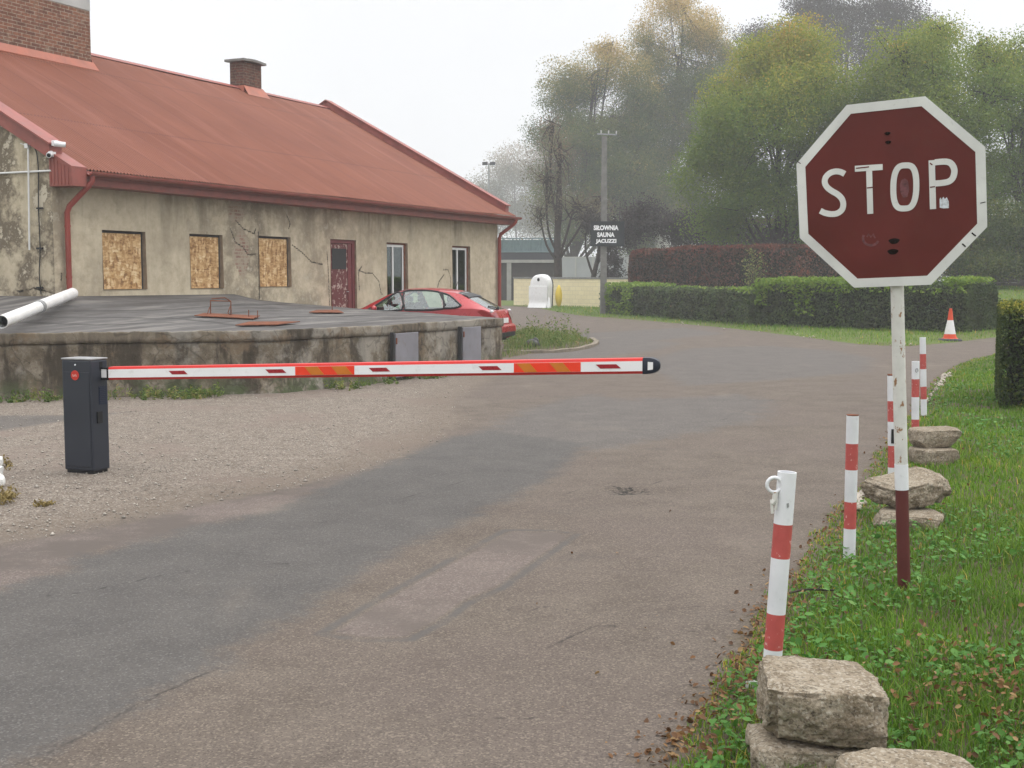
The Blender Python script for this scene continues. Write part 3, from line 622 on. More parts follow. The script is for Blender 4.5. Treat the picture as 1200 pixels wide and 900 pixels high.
link('wall', mesh_np('wall', np.concatenate(Vs), np.concatenate(Qs), None, dict(e_crack=np.concatenate(ec), a_brick=np.concatenate(ab), a_dirt=np.concatenate(ad))), 'stucco', house, True)
for kind, a, b_, c, d in OPEN:
    D = .17; rv = MB(); v8 = [(x, y, z) for x, z in ((a, c), (b_, c), (b_, d), (a, d)) for y in (0, D)]; v8[0] = (a, -.02, c); v8[2] = (b_, -.02, c)
    rv.add(v8, [(0, 2, 3, 1), (2, 4, 5, 3), (4, 6, 7, 5), (6, 0, 1, 7)]); part('reveal', rv, 'reveal', house)
for kind, a, b_, c, d in OPEN:
    w = b_ - a
    if kind == 'board':
        m = MB(); m.bx(a + .004, b_ - .07, .06, .078, c + .004, d - .05); f = part('window_board', m, 'chipboard', house)
        m = MB(); m.bx(a + .004, b_ - .004, .082, .13, c + .004, d - .004); part('backing', m, 'dark_timber', f)
    elif kind == 'door':
        m = MB(); m.bx(a + .003, a + .09, .04, .13, c, d - .004); m.bx(b_ - .12, b_ - .003, .04, .13, c, d - .004); m.bx(a + .091, b_ - .121, .04, .13, d - .09, d - .004); fr = part('door_frame', m, 'door_red', house)
        m = MB(); m.bx(a + .095, b_ - .30, .07, .11, c + .01, d - .095); m.bx(a + .13, b_ - .34, .055, .069, c + .12, d - .85); dr = part('door', m, 'door_panel', house)
        m = MB(); m.bx(b_ - .296, b_ - .125, .06, .115, c + .01, d - .095); part('side_leaf', m, 'door_red', house)
        m = MB(); m.bx(a + .16, b_ - .37, .058, .0685, d - .72, d - .22); part('pane', m, 'room_dark', dr)
        m = MB(); m.tube([(b_ - .33, .068, c + 1.0), (b_ - .33, .02, c + 1.0), (b_ - .43, .02, c + 1.0)], .011, 8); part('handle', m, 'galvanised', dr)
    else:
        m = MB(); y0, y1 = .075, .125; fw_ = .055
        m.bx(a + .01, a + fw_, y0, y1, c, d - .05); m.bx(b_ - .16, b_ - .10, y0, y1, c, d - .05); m.bx(a + fw_ + .001, b_ - .161, y0, y1, d - .11, d - .05)
        m.bx(a + fw_ + .001, b_ - .161, y0, y1, c, c + .06); mx_ = a + .40 * w; m.bx(mx_ - .035, mx_ + .03, y0 - .004, y1 + .003, c + .061, d - .111)
        wn = part('window', m, 'frame_white', house)
        m = MB(); m.bx(a + fw_ + .001, mx_ - .036, .095, .103, c + .061, d - .111); m.bx(mx_ + .031, b_ - .161, .095, .103, c + .061, d - .111); part('pane', m, 'window_glass', wn)
        m = MB(); m.add([(a, .28, c), (mx_ - .02, .28, c), (mx_ - .02, .25, d), (a, .25, d)], [(0, 1, 2, 3)])
        for k in range(7):
            x0 = a + .04 + k * .05; m.tube([(x0, .24, c), (x0, .235, d)], .018, 6)
        part('curtain', m, 'curtain', wn)
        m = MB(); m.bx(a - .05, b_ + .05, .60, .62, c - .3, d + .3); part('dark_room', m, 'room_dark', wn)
        m = MB(); m.bx(b_ - .098, b_ - .02, .06, .13, c, d - .004); m.bx(a + .004, b_ - .099, .07, .13, d - .048, d - .004); part('lintel_frame', m, 'rust', wn)
# roof sheets with real corrugation
def corr(s0, s1, off0, z0, off1, z1, pitch=.085, amp=.017, n=6):
    m = int((s1 - s0) / pitch * n); x = np.linspace(s0, s1, m + 1); dz = amp * np.sin(x / pitch * 2 * np.pi); v = []
    ts = np.linspace(0, 1, 9)
    for t in ts: v.append(np.c_[x, np.full(m + 1, -lerp(off0, off1, t)), lerp(z0, z1, t) + dz + .010 * np.sin(x * 1.1 + t * 4) * np.sin(t * 9 + x * .3)])
    v = np.concatenate(v); i = np.arange(len(v)).reshape(len(ts), m + 1); return v, np.stack([i[:-1, :-1], i[:-1, 1:], i[1:, 1:], i[1:, :-1]], -1).reshape(-1, 4)
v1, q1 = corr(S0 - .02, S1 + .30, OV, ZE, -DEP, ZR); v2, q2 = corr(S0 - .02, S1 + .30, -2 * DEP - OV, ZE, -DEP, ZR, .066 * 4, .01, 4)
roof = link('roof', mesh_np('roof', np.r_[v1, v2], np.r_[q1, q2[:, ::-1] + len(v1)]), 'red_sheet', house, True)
m = MB(); m.rings([[(x, DEP - .16, ZR - .045), (x, DEP - .05, ZR + .035), (x, DEP + .05, ZR + .035), (x, DEP + .16, ZR - .045)] for x in (S0 - .05, S1 + .1)]); part('ridge_cap', m, 'red_trim', house)
# parapet caps of the gables (front and back slopes), gutter, fascia, eaves box
def verge(x0, x1, o_lo, name, raise_=.26):
    m = MB()
    for sgn in (1, -1):
        def pt(x, off, dz): z = roof_z(off) + dz; y = -off if sgn == 1 else 2 * DEP + off; return (x, y, z)
        for (xa, xb, za, zb) in ((x0, x1, -.06, raise_), (x0 - .06, x1 + .05, raise_ + .002, raise_ + .035)):
            e = 0 if za < 0 else .05
            m.rings([[pt(xa, o, za), pt(xb, o, za), pt(xb, o, zb), pt(xa, o, zb)] for o in (o_lo + e, -2.6, -DEP + .003)])
    return part(name, m, 'red_trim', house)
verge(S0 - .10, S0 + .20, .06, 'verge_cap', .20); verge(S1 - .05, S1 + .17, .30, 'verge_cap', .22)
m = MB()  # half-round gutter
gp = [(math.cos(a), math.sin(a)) for a in np.linspace(math.pi, 2 * math.pi, 9)]
def gut(x): return [(x, -(OV + .06) - c * .075, ZE - .03 + s * .075) for c, s in gp] + [(x, -(OV + .06) - c * .062, ZE - .03 + s * .062) for c, s in gp[::-1]]
m.rings([gut(S0 + .33), gut(S1 + .46)]); m.bx(S0 + .33, S1 + .42, -OV + .005, -OV + .03, ZE - .13, ZE - .02)
part('gutter', m, 'red_trim', house)
m = MB(); m.bx(S0 + .33, S1 + .40, -.40, -.375, ZE - .26, ZE - .12); m.bx(S0 + .33, S1 + .38, -.374, -.006, ZE - .262, ZE - .24); part('fascia', m, 'red_trim', house)
m = MB(); m.add([(S0 - .03, -.50, 3.28), (S0 - .03, -.50, 3.62), (S0 - .03, .02, 3.90), (S0 - .03, .02, 3.28), (S0 + .325, -.50, 3.28), (S0 + .325, -.50, 3.62), (S0 + .325, .02, 3.90), (S0 + .325, .02, 3.28)],
    [(0, 1, 2, 3), (7, 6, 5, 4), (0, 4, 5, 1), (1, 5, 6, 2), (3, 7, 4, 0)])
for k in range(6): m.box((S0 - .036, -.42 + .08 * k, 3.45 + .022 * k), (.012, .012, .30 + .04 * k))
part('eaves_box', m, 'red_trim', house, bevel=.004)
sl, _ = hl(80, 300, .08); sg, _ = hl(107, 205, .52)
m = MB(); m.tube([(sg, -.54, ZE - .06), (sg, -.54, ZE - .20), (sg - .05, -.50, ZE - .28), (sl + .03, -.12, ZE - .62), (sl, -.085, ZE - .74), (sl, -.085, 1.30)], .05, 12)
for z in (2.6, 1.7): m.lathe([(.056, -.02), (.056, .02)], (sl, -.085, z), 12)
part('downpipe', m, 'red_pipe', house, autosmooth=.7)
m = MB(); m.tube([(S1 + .12, -.56, ZE - .05), (S1 + .12, -.56, ZE - .18), (S1 + .10, -.50, ZE - .26), (S1 - .02, -.12, ZE - .55), (S1 - .04, -.085, ZE - .68), (S1 - .04, -.085, .1)], .055, 12); part('downpipe', m, 'red_pipe', house, autosmooth=.7)
# chimneys
def roofhit(px, py):
    r = ray(px, py); nn = NRM * SLOPE + np.array([0, 0, 1.0]); q0 = h2w(0, OV, ZE); t = ((q0 - CAM) @ nn) / (r @ nn); return w2h(CAM + r * t)
cs, co, cz = roofhit(107, 80)
rr = ray(107, 14); tt = ((h2w(0, co, 0) - CAM) @ NRM) / (rr @ NRM); ctop = (CAM + rr * tt)[2]
ch = MB(); ch.bx(cs - 3.8, cs, -co, -co + .85, cz - .6, ctop); chim = part('chimney', ch, 'chimney_brick', house); chim['label'] = 'wide brown brick chimney stack with pale concrete cap'
m = MB(); m.bx(cs - 3.82, cs + .012, -co - .012, -co + .86, ctop + .002, ctop + .55); part('chimney_cap', m, 'cap_pale', chim, bevel=.015)
m = MB(); hz_ = lambda off: roof_z(off) + .012
m.add([(cs - 3.9, -co - .13, hz_(co + .13)), (cs + .08, -co - .13, hz_(co + .13)), (cs + .05, -co - .02, cz + .14), (cs - 3.9, -co - .02, cz + .14)], [(0, 1, 2, 3)])
m.add([(cs + .02, -co - .1, hz_(co + .1)), (cs + .16, -co - .1, hz_(co + .1)), (cs + .16, -co + .7, hz_(co - .7)), (cs + .02, -co + .7, hz_(co - .7) + .18), (cs + .02, -co, cz + .2)], [(0, 1, 2, 3, 4)])
m.tube([(cs - 3.9, -co - .13, hz_(co + .13)), (cs + .09, -co - .13, hz_(co + .13))], .022, 6); part('flashing', m, 'flashing', chim)
a_s, a_o, a_z = roofhit(305, 103); b_s, _, _ = roofhit(270, 97)
fo = -DEP + .24
def onplane(px, py, off): r = ray(px, py); return w2h(CAM + r * (((h2w(0, off, 0) - CAM) @ NRM) / (r @ NRM)))
q = onplane(306, 77, fo); q2 = onplane(285, 74, fo)
m = MB(); m.bx(q2[0], q[0], -fo, -fo + .48, ZR - .6, q[2]); ch2 = part('chimney', m, 'sooty_brick', house); ch2['label'] = 'small sooty brick chimney on the ridge'
m = MB(); m.rings([[(x, y, q[2] + z + .03 * math.sin(max(0, min(1, (x - q2[0]) / (q[0] - q2[0]))) * math.pi)) for y, z in ((-fo - .11, .002), (-fo - .11, .07), (-fo + .59, .07), (-fo + .59, .002))] for x in np.linspace(q2[0] - .11, q[0] + .11, 9)]); part('chimney_cap', m, 'cap_stone', ch2)
m = MB(); m.bx(q2[0] - .03, q[0] + .03, -fo - .03, -fo + .51, ZR - .5, ZR + .05); m.add([(q2[0] - .1, -fo - .24, roof_z(fo + .24) + .022), (q[0] + .12, -fo - .24, roof_z(fo + .24) + .022), (q[0] + .04, -fo - .032, ZR + .04), (q2[0] - .04, -fo - .032, ZR + .04)], [(0, 1, 2, 3)]); part('flashing', m, 'flashing', ch2)
# conduits and cable on the near gable (plane x = S0, seen from the left)
def gp_(px, py, d=.03):
    nn = U; q0 = h2w(S0 - d, 0); r = ray(px, py); t = ((q0 - CAM) @ nn) / (r @ nn); s, o, z = w2h(CAM + r * t); return (s, -o, z)
m = MB(); m.tube([gp_(-60, 206), gp_(60, 200)], .018, 8); m.tube([gp_(33, 172, .055), gp_(34.5, 293, .055)], .016, 8); a = gp_(32, 171, .05); m.box(a, (.07, .08, .08)); m.tube([gp_(24, 168, .05), a], .008, 5)
part('conduit', m, 'frame_white', house, autosmooth=.6)
m = MB(); m.tube(smooth_line([gp_(35, 170, .05), gp_(42, 176), gp_(45, 200), gp_(45, 240), gp_(47, 290), gp_(46, 320), gp_(48, 345)], 4), .010, 5)
for y in (244, 291, 337): a = gp_(46.5, y); m.box(a, (.03, .14, .03))
part('cable', m, 'cable_black', house)
# two security cameras by the eaves box
def seccam(px, py, pd, face, label, s=1.0):
    q = gp_(px, py, .10); t = thing('security_camera', label, 'security camera', h2w(q[0], -q[1], q[2]), HRZ, 'security cameras under the verge')
    d = Vector(face).normalized(); m = MB(); m.tube([(-d * .09 * s)[:], (d * .11 * s)[:]], .05 * s, 12); part('camera_body', m, 'camera_white', t, autosmooth=.6)
    m = MB(); m.tube([(d * .1105 * s)[:], (d * .118 * s)[:]], .036 * s, 12); part('lens', m, 'cabinet_black', t)
    m = MB(); m.tube([(0, 0, 0), pd], .022 * s, 8); m.box(pd, (.07, .09, .09)); part('bracket', m, 'camera_white', t)
seccam(69, 169, (.05, .14, .03), (.75, -.55, -.06), 'white bullet security camera just below the end of the verge cap', .95)
seccam(58.5, 180.5, (.09, .03, 0), (-.75, -.5, -.28), 'white round security camera left of the red eaves box', .95)
# ------------------------------------------------------------------ low concrete platform with a felted top, in front of the house
fr_w = [G(-330, 471), G(-60, 469), G(0, 468.3), G(90, 466), G(170, 464.5), G(260, 462.5), G(330, 460.5), G(440, 449), G(588, 429)]
fr_h = np.array([w2h(q)[:2] for q in fr_w]); bk_h = np.array([(-1.88, -9), (-1.84, -3.5), (-1.81, .03), (-.9, .03), (.3, .03), (1.8, .03), (3.3, .03), (4.15, .03), (6.70, .03)]); bk_z = np.array([1.37, 1.37, 1.36, 1.355, 1.35, 1.345, 1.34, 1.20, 1.02])
def resample(a, n):
    d = np.r_[0, np.cumsum(np.linalg.norm(np.diff(a[:, :2], axis=0), axis=1))]; t = np.linspace(0, d[-1], n); return np.stack([np.interp(t, d, a[:, k]) for k in range(a.shape[1])], 1)
NC, NR = 260, 60
pf = np.concatenate([lerp(fr_h[i], fr_h[i + 1], np.linspace(0, 1, 40, endpoint=False)[:, None]) for i in range(8)] + [fr_h[-1:]])
pb = np.concatenate([lerp(np.c_[bk_h, bk_z][i], np.c_[bk_h, bk_z][i + 1], np.linspace(0, 1, 40, endpoint=False)[:, None]) for i in range(8)] + [np.c_[bk_h, bk_z][-1:]])
NC = len(pf); ZT = .925
lipn = np.array([.02 * math.sin(i * .21) + .018 * math.sin(i * .77 + 1) for i in range(NC)]) + .02 * rng.normal(0, 1, NC) * .5
T = np.linspace(0, 1, NR); top = np.zeros((NC, NR, 3))
for j, t in enumerate(T):
    top[:, j, :2] = lerp(pf, pb[:, :2], t); top[:, j, 2] = ZT + (pb[:, 2] - ZT) * (t ** 1.25)
flat = top.reshape(-1, 3); top[:, :, 2] += (.016 * vnoise(flat[:, :2], 1.1, 3) + .006 * vnoise(flat[:, :2], 5, 4)).reshape(NC, NR); top[:, 0, 2] += lipn * .15; top[:, -1, 2] = pb[:, 2]
platform = thing('loading_platform', 'low weathered concrete platform with sloping bitumen felt top', 'platform', HLOC, HRZ)
hv = lambda a: np.c_[a[..., 0].ravel(), -a[..., 1].ravel(), a[..., 2].ravel()]
seams = []
def tpt(px, py):  # felt surface point seen at a survey pixel (nearest sample)
    global _pp
    if '_pp' not in globals():
        w = np.array([h2w(*p) for p in top.reshape(-1, 3)]); d = w - CAM; _pp = np.c_[600 + F * (d @ RI) / (d @ FW), 450 - F * (d @ UP) / (d @ FW)]
    i = np.argmin(((_pp - np.array([px, py])) ** 2).sum(1)); return top.reshape(-1, 3)[i]
for sline in [[(90, 365), (180, 363), (270, 358), (300, 356)], [(60, 371), (140, 372), (185, 374), (225, 372), (330, 364)], [(30, 378), (120, 381), (200, 378)], [(200, 373), (250, 378), (300, 383), (330, 384)], [(300, 361), (350, 362), (420, 365), (480, 366)], [(330, 371), (400, 372), (470, 370), (540, 373)], [(350, 358), (400, 362), (450, 363)], [(240, 360), (290, 358), (350, 357)], [(400, 378), (470, 374), (560, 372)]]:
    seams.append(np.array([tpt(*q)[:2] for q in sline]))
es = np.min([polydist(flat[:, :2], s, False) for s in seams], 0) + .010 * np.abs(vnoise(flat[:, :2], 4, 6))
ii = np.arange(NC * NR).reshape(NC, NR); q = np.stack([ii[:-1, :-1], ii[1:, :-1], ii[1:, 1:], ii[:-1, 1:]], -1).reshape(-1, 4)
link('felt_top', mesh_np('felt_top', hv(top), q, None, {'e_seam': es}), 'bitumen', platform, True)
# front and end walls: coping lip above a rougher wall
prof = [(.034, -.003), (.037, -.02), (.036, -.10), (.035, -.152), (.012, -.160), (-.012, -.168), (.0, -.18), (.005, -.30), (.0, -.42), (.005, -.55), (.0, -.70), (.02, -.84), (.05, -.93)]
edge = np.r_[pf, lerp(pf[-1], pb[-1, :2], np.linspace(.012, 1, 80)[:, None])]; ez = np.r_[top[:, 0, 2], np.interp(np.linspace(.012, 1, 80), T, top[-1, :, 2])]
tg = np.gradient(edge, axis=0); nrm = np.c_[-tg[:, 1], tg[:, 0]]; nrm /= np.linalg.norm(nrm, axis=1)[:, None]
if (nrm[100] @ np.array([0, 1])) < 0: nrm = -nrm
def strip(pr, name, mat, amp):
    n = len(pr); A = np.zeros((len(edge), n, 3))
    for k, (o, dz) in enumerate(pr):
        zz = ez + dz if dz > -.3 else ez - .3 + (dz + .3) * (ez - .28) / .63
        A[:, k, 0] = edge[:, 0] + nrm[:, 0] * o; A[:, k, 1] = edge[:, 1] + nrm[:, 1] * o; A[:, k, 2] = zz
    f = A.reshape(-1, 3); dn = amp * vnoise(f, 3.0, 12, 4); A[:, :, :2] += (nrm[:, None] * dn.reshape(len(edge), n)[:, :, None]) * (np.array([0] + [1] * (n - 1))[None, :, None])
    i = np.arange(len(edge) * n).reshape(len(edge), n); k = np.stack([i[:-1, :-1], i[:-1, 1:], i[1:, 1:], i[1:, :-1]], -1).reshape(-1, 4)
    return link(name, mesh_np(name, hv(A), k), mat, platform, name != 'coping')
strip([(0, 0)] + prof[:6], 'coping', 'weathered_concrete', .007); strip(sum([[(lerp(prof[i][0], prof[i + 1][0], t), lerp(prof[i][1], prof[i + 1][1], t)) for t in (0, .33, .66)] for i in range(5, 12)], []) + [prof[-1]], 'front_wall', 'weathered_concrete', .022)
def fdir(i): a, b_ = fr_h[7], fr_h[8]; d = (b_ - a) / np.linalg.norm(b_ - a); return d, np.array([-d[1], d[0]])
dA, nA = fdir(7); nA = nA if nA[1] > 0 else -nA
def wallpt(px, off=.0):
    a, b_ = h2w(*fr_h[7]), h2w(*fr_h[8]); d3 = (b_ - a); n3 = np.array([d3[1], -d3[0], 0]); n3 /= np.linalg.norm(n3); n3 = n3 if n3 @ (CAM - a) > 0 else -n3
    r = ray(px, 400); t = ((a + n3 * off - CAM) @ n3) / (r @ n3); return CAM + r * t, n3
for (pa, pb_, zt, zb, lab) in ((463, 489.5, .78, .06, 'left grey steel hatch standing slightly open'), (542, 563, .80, .05, 'right grey steel hatch')):
    qa, n3 = wallpt(pa, .10); qb, _ = wallpt(pb_, .08); la = Vector((w2h(qa)[0], -w2h(qa)[1], 0)); lb = Vector((w2h(qb)[0], -w2h(qb)[1], 0)); d = (lb - la); L_ = d.length; ang = math.atan2(d.y, d.x); c = (la + lb) / 2
    m = MB(); m.box((c.x, c.y, (zt + zb) / 2), (L_, .03, zt - zb), ang); hd = part('hatch_door', m, 'grey_door', platform, bevel=.006); hd['label'] = lab
    m = MB(); nn = Vector((-d.y, d.x, 0)).normalized(); nn = nn if nn.y > 0 else -nn; s = la - d.normalized() * .035
    m.box((s.x + nn.x * .03, s.y + nn.y * .03, (zt + zb) / 2 + .0), (.045, .06, zt - zb + .04), ang); part('hatch_gap_shade', m, 'room_dark', platform)  # solid dark box in place of the shade inside the door gap
    for z in (zb + .12, zt - .12): m = MB(); m.tube([(la.x - nn.x * .03, la.y - nn.y * .03, z - .05), (la.x - nn.x * .03, la.y - nn.y * .03, z + .05)], .014, 8); part('hinge', m, 'rust', hd)
def onfelt(px, py, dz=.02): p = tpt(px, py); return Vector((p[0], -p[1], p[2] + dz))
for q4 in ((((228, 372), .03), ((296, 375.5), .02), ((304, 373), .03), ((240, 370.6), .04)), (((276, 383), .02), ((322, 383), .02), ((352, 380), .03), ((292, 379.4), .03)), (((362, 368), .02), ((402, 367.6), .02), ((396, 365.4), .03), ((371, 365.4), .03))):
    cs4 = [onfelt(*p_, z_) for p_, z_ in q4]; m = MB(); m.add(cs4 + [c + Vector((0, 0, .012)) for c in cs4], [(0, 1, 2, 3), (7, 6, 5, 4), (0, 4, 5, 1), (1, 5, 6, 2), (2, 6, 7, 3), (3, 7, 4, 0)]); part('rusty_sheet', m, 'rust', platform)
m = MB(); a = onfelt(247, 371.5); b_ = onfelt(270.5, 371.5); a2, b2_ = a + Vector((0, 0, .245)), b_ + Vector((0, 0, .245)); bk = Vector((-.05, .35, .04))
m.tube([a, a2, b2_, b_], .012, 6); m.tube([a2 + Vector((.1, .05, .03)), b2_ + bk * .2 + Vector((-.05, 0, .05)), b2_], .010, 6); m.tube([a, a + Vector((-.08, .0, .03)), a + Vector((-.02, 0, .14))], .008, 5); m.tube([b_, b_ + Vector((-.08, 0, .06)), b_ + Vector((-.02, 0, .16))], .008, 5)
part('hatch_hoop', m, 'rust', platform)
for px in (292, 302, 390): c = onfelt(px, 374 if px < 380 else 366.5); m = MB(); m.tube([c, c + Vector((0, 0, .13))], .008, 5); part('rusty_pin', m, 'rust', platform)
# ------------------------------------------------------------------ white drain pipe lying on the platform
pA = h2w(*tpt(84, 352)) + np.array([.06, -.12, .115]); pB = h2w(*tpt(20, 375)); pB = pB + np.array([0, 0, .125]); r = pB - pA; pE = G(0, 381, 1.06); pE = P(2, 377, pE[1])
t = thing('drain_pipe', 'white plastic drain pipe lying aslant on the left end of the platform', 'pipe', pA, 0)
loc = lambda q: Vector(q) - Vector(pA); dd = Vector(pE - pA); L_ = dd.length; dn = dd.normalized()
def pipe(a, b_, r, mat, name, hollow=False):
    m = MB(); n = 24; u1 = dn.orthogonal().normalized(); v1_ = dn.cross(u1)
    ring = lambda l, rr: [dn * l + (u1 * math.cos(k * 2 * math.pi / n) + v1_ * math.sin(k * 2 * math.pi / n)) * rr for k in range(n)]
    m.rings([ring(a, r), ring(b_, r)] + ([ring(b_, r - .006), ring(b_ - .6, r - .006)] if hollow else []), True, (True, True)); return part(name, m, mat, t, autosmooth=.6)
pipe(-.02, L_ * .54, .094, 'plastic_pipe', 'pipe_section'); pipe(L_ * .5401, L_ + .03, .088, 'plastic_white', 'pipe_section', True)
m = pipe(L_ * .525, L_ * .56, .099, 'galvanised', 'coupling_ring')
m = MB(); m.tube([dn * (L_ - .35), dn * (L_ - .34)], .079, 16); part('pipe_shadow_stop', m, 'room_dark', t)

# ------------------------------------------------------------------ barrier gate
q1, q2_, = G(76, 553.5), G(110, 556); dX = (q2_ - q1); W_ = np.linalg.norm(dX); ang = math.atan2(dX[1], dX[0])
bar = thing('barrier_gate', 'dark blue barrier cabinet with red and white boom across the road', 'barrier', (q1 + q2_) / 2, ang)
DB = .21; HB = .985; cx = W_ / 2
m = MB(); m.box((0, DB / 2, .02 + (HB - .02) / 2), (W_, DB, HB - .03)); cab = part('cabinet', m, 'cabinet_blue', bar, bevel=.012)
m = MB(); m.box((0, DB / 2, HB + .004), (W_ + .006, DB + .006, .014)); part('lid', m, 'galvanised', cab, bevel=.004)
m = MB(); m.box((0, DB / 2, .016), (W_ - .03, DB - .03, .03)); part('base_plate', m, 'cabinet_black', cab)  # inset base coloured black, doubling as the cabinet's contact shadow
m = MB(); m.box((0, -.0035, .47), (W_ - .035, .005, HB - .17)); part('door', m, 'cabinet_blue', cab, bevel=.002)
m = MB(); zb = HB - .135
m.prism([(.042 * math.cos(a), .042 * math.sin(a)) for a in np.linspace(0, 2 * math.pi, 28, endpoint=False)], lambda x, y, s: (-.008 + x, -.006 - .004 * s, zb + y)); bd = part('badge', m, 'badge_red', cab)
textmesh('bft', .046, .022, 'badge_text', 'badge_text', bd, lambda x, y: (-.008 + x, -.0115, zb + y), .01)
m = MB(); m.tube([(-.008, -.006, HB - .045), (-.008, .0, HB - .045)], .007, 10); part('lock', m, 'letter_white', cab)
m = MB()
for k in range(9): m.box((cx + .003, DB * .66, HB - .25 - .016 * k), (.006, .085, .010))
m.box((cx + .001, DB * .66, HB - .314), (.002, .10, .16)); part('vent_grille', m, 'grille_blue', cab)
m = MB(); m.box((cx + .006, DB * .42, HB - .50), (.012, .065, .10)); part('release_lock', m, 'cabinet_black', cab, bevel=.003); m = MB(); m.box((cx + .002, DB * .6, HB - .06), (.003, .035, .075)); part('side_slot', m, 'cabinet_black', cab)
# boom: starts behind the right edge of the cabinet and rises a little towards its tip
bx0 = cx + .012; by0 = DB * .72
w0 = np.array(bar.location) + np.array([math.cos(ang) * bx0 - math.sin(ang) * by0, math.sin(ang) * bx0 + math.cos(ang) * by0, 0])
bd_ = np.array([math.cos(ang), math.sin(ang), 0]); bn = np.array([math.sin(ang), -math.cos(ang), 0])
def boomx(px, py=432): r = ray(px, py); t = ((w0 - CAM) @ bn) / (r @ bn); qq = CAM + r * t; return (qq - w0) @ bd_, qq[2]
x0, z0 = boomx(127, 437.5); x1, z1 = boomx(760, 428.5)
axis_z = lambda x: z0 + (z1 - z0) * (x - x0) / (x1 - x0)
hh = .058
def bp(x, y, dz): return (bx0 + x, by0 + y, axis_z(x) + dz)
def boomprof(x): return [bp(x, y, z) for y, z in ((-.038, -.036), (-.030, -.055), (.03, -.058), (.038, -.036), (.038, .036), (.03, .058), (-.03, .055), (-.038, .036))]
m = MB(); xa, xe = x0 + .03, x1 - .012
n = 8; b0 = len(m.v); rg = [boomprof(x) for x in np.linspace(xa, xe, 14)]
m.rings(rg)
for i in range(len(m.mi)):
    c = np.mean([m.v[k] for k in m.f[i]], 0); dz = c[2] - axis_z(c[0] - bx0)
    m.mi[i] = 1 if dz > .030 else (2 if dz < -.030 else 0)
boom = part('boom', m, ['boom_white', 'boom_red', 'boom_shade_red'], bar)
m = MB(); m.bx(bx0 - .01, bx0 + x0 + .028, by0 - .024, by0 + .024, z0 - .036, z0 + .036); part('boom_arm', m, 'boom_white', bar)
m = MB(); m.bx(bx0 - .012, bx0 + x0 + .05, by0 - .028, by0 + .03, z0 + .038, z0 + .052); m.bx(bx0 - .012, bx0 + x0 + .04, by0 - .028, by0 + .03, z0 - .056, z0 - .038); m.rings([boomprof(x0 + .012), boomprof(x0 + .032)]); part('boom_bracket', m, 'cabinet_black', bar)
def plate(xl, xr, skew, zt, zb_, y, mat, name, par):
    m = MB(); pl = [(xl + skew, zt), (xr, zt), (xr - 0, zt)]
    m.prism([(xl, zt), (xr - skew, zt), (xr, zb_), (xl + skew, zb_)], lambda x, z, s: bp(x, y - .002 * s, z)); return part(name, m, mat, par)
for pa, pb_ in ((201, 223), (314, 338.5), (435, 460), (563, 590), (700, 729.5)):
    a, _ = boomx(pa); b_, _ = boomx(pb_); plate(a, b_, .035, .016, -.014, -.0385, 'reflector_red', 'reflector', boom)
for pa, pb_, o1, o2 in ((349, 418, (360, 383), (391, 416)), (604.5, 682.5, (608, 632), (646, 671))):
    a, _ = boomx(pa); b_, _ = boomx(pb_); bn_ = plate(a, b_, .0, .0345, -.0345, -.0385, 'band_red', 'warning_band', boom)
    for u_, v_ in (o1, o2): c, _ = boomx(u_); d, _ = boomx(v_); plate(c, d, .062, .033, -.033, -.0408, 'band_orange', 'orange_stripe', bn_)
m = MB(); rg = []
for k in range(7):
    f = math.cos(k / 6 * math.pi / 2 * .93); x = xe + .005 + .095 * math.sin(k / 6 * math.pi / 2); rg.append([bp(x, y * f * 1.06, z * f * 1.06) for y, z in ((-.038, -.036), (-.030, -.055), (.03, -.058), (.038, -.036), (.038, .036), (.03, .058), (-.03, .055), (-.038, .036))])
rg.insert(0, [bp(xe - .022, y * 1.06, z * 1.06) for y, z in ((-.038, -.036), (-.030, -.055), (.03, -.058), (.038, -.036), (.038, .036), (.03, .058), (-.03, .055), (-.038, .036))])
m.rings(rg); cap = part('boom_end_cap', m, 'boom_cap', bar, autosmooth=.5)
m = MB(); m.prism([(xe + .018, .03), (xe + .055, .026), (xe + .055, -.026), (xe + .018, -.03)], lambda x, z, s: bp(x, -.041 - .003 * s + (x - xe - .02) * .12, z)); part('end_reflector', m, 'boom_white', cap)

# ------------------------------------------------------------------ stop sign
pb0 = G(1060, 700); SD = 6.35
c0 = P(1041.64, 227.8, SD); ya, pi_, ro = [math.radians(v) for v in (-28.86, 4.89, -2.4525)]
RS = Matrix.Rotation(ya, 3, 'Z') @ Matrix.Rotation(pi_, 3, 'X') @ Matrix.Rotation(ro, 3, 'Y'); R0 = .506
sign = thing('stop_sign', 'dark red octagonal STOP sign on a leaning white and maroon post', 'road sign', pb0, 0)
cL = Vector(c0 - pb0)
def sp(x, y, d=0.0): return cL + RS @ Vector((x, -d, y))
octo = lambda r: [(r * math.cos(math.radians(112.5 - 45 * k)), r * math.sin(math.radians(112.5 - 45 * k))) for k in range(8)]
m = MB(); m.prism(octo(R0 - .002), lambda x, y, s: sp(x, y, -.012 + .012 * s)); board = part('sign_plate', m, 'sign_red', sign)
oo, oi = octo(R0), octo(R0 - .050); m = MB()
for k in range(8):
    a, b_, c, d = oo[k], oo[(k + 1) % 8], oi[(k + 1) % 8], oi[k]
    m.prism([a, b_, c, d], lambda x, y, s: sp(x, y, .0025 * s + .0003))
part('sign_border', m, 'reflector_white', board)
SN = np.array(RS @ Vector((0, -1, 0))); SX = np.array(RS @ Vector((1, 0, 0))); SY = np.array(RS @ Vector((0, 0, 1)))
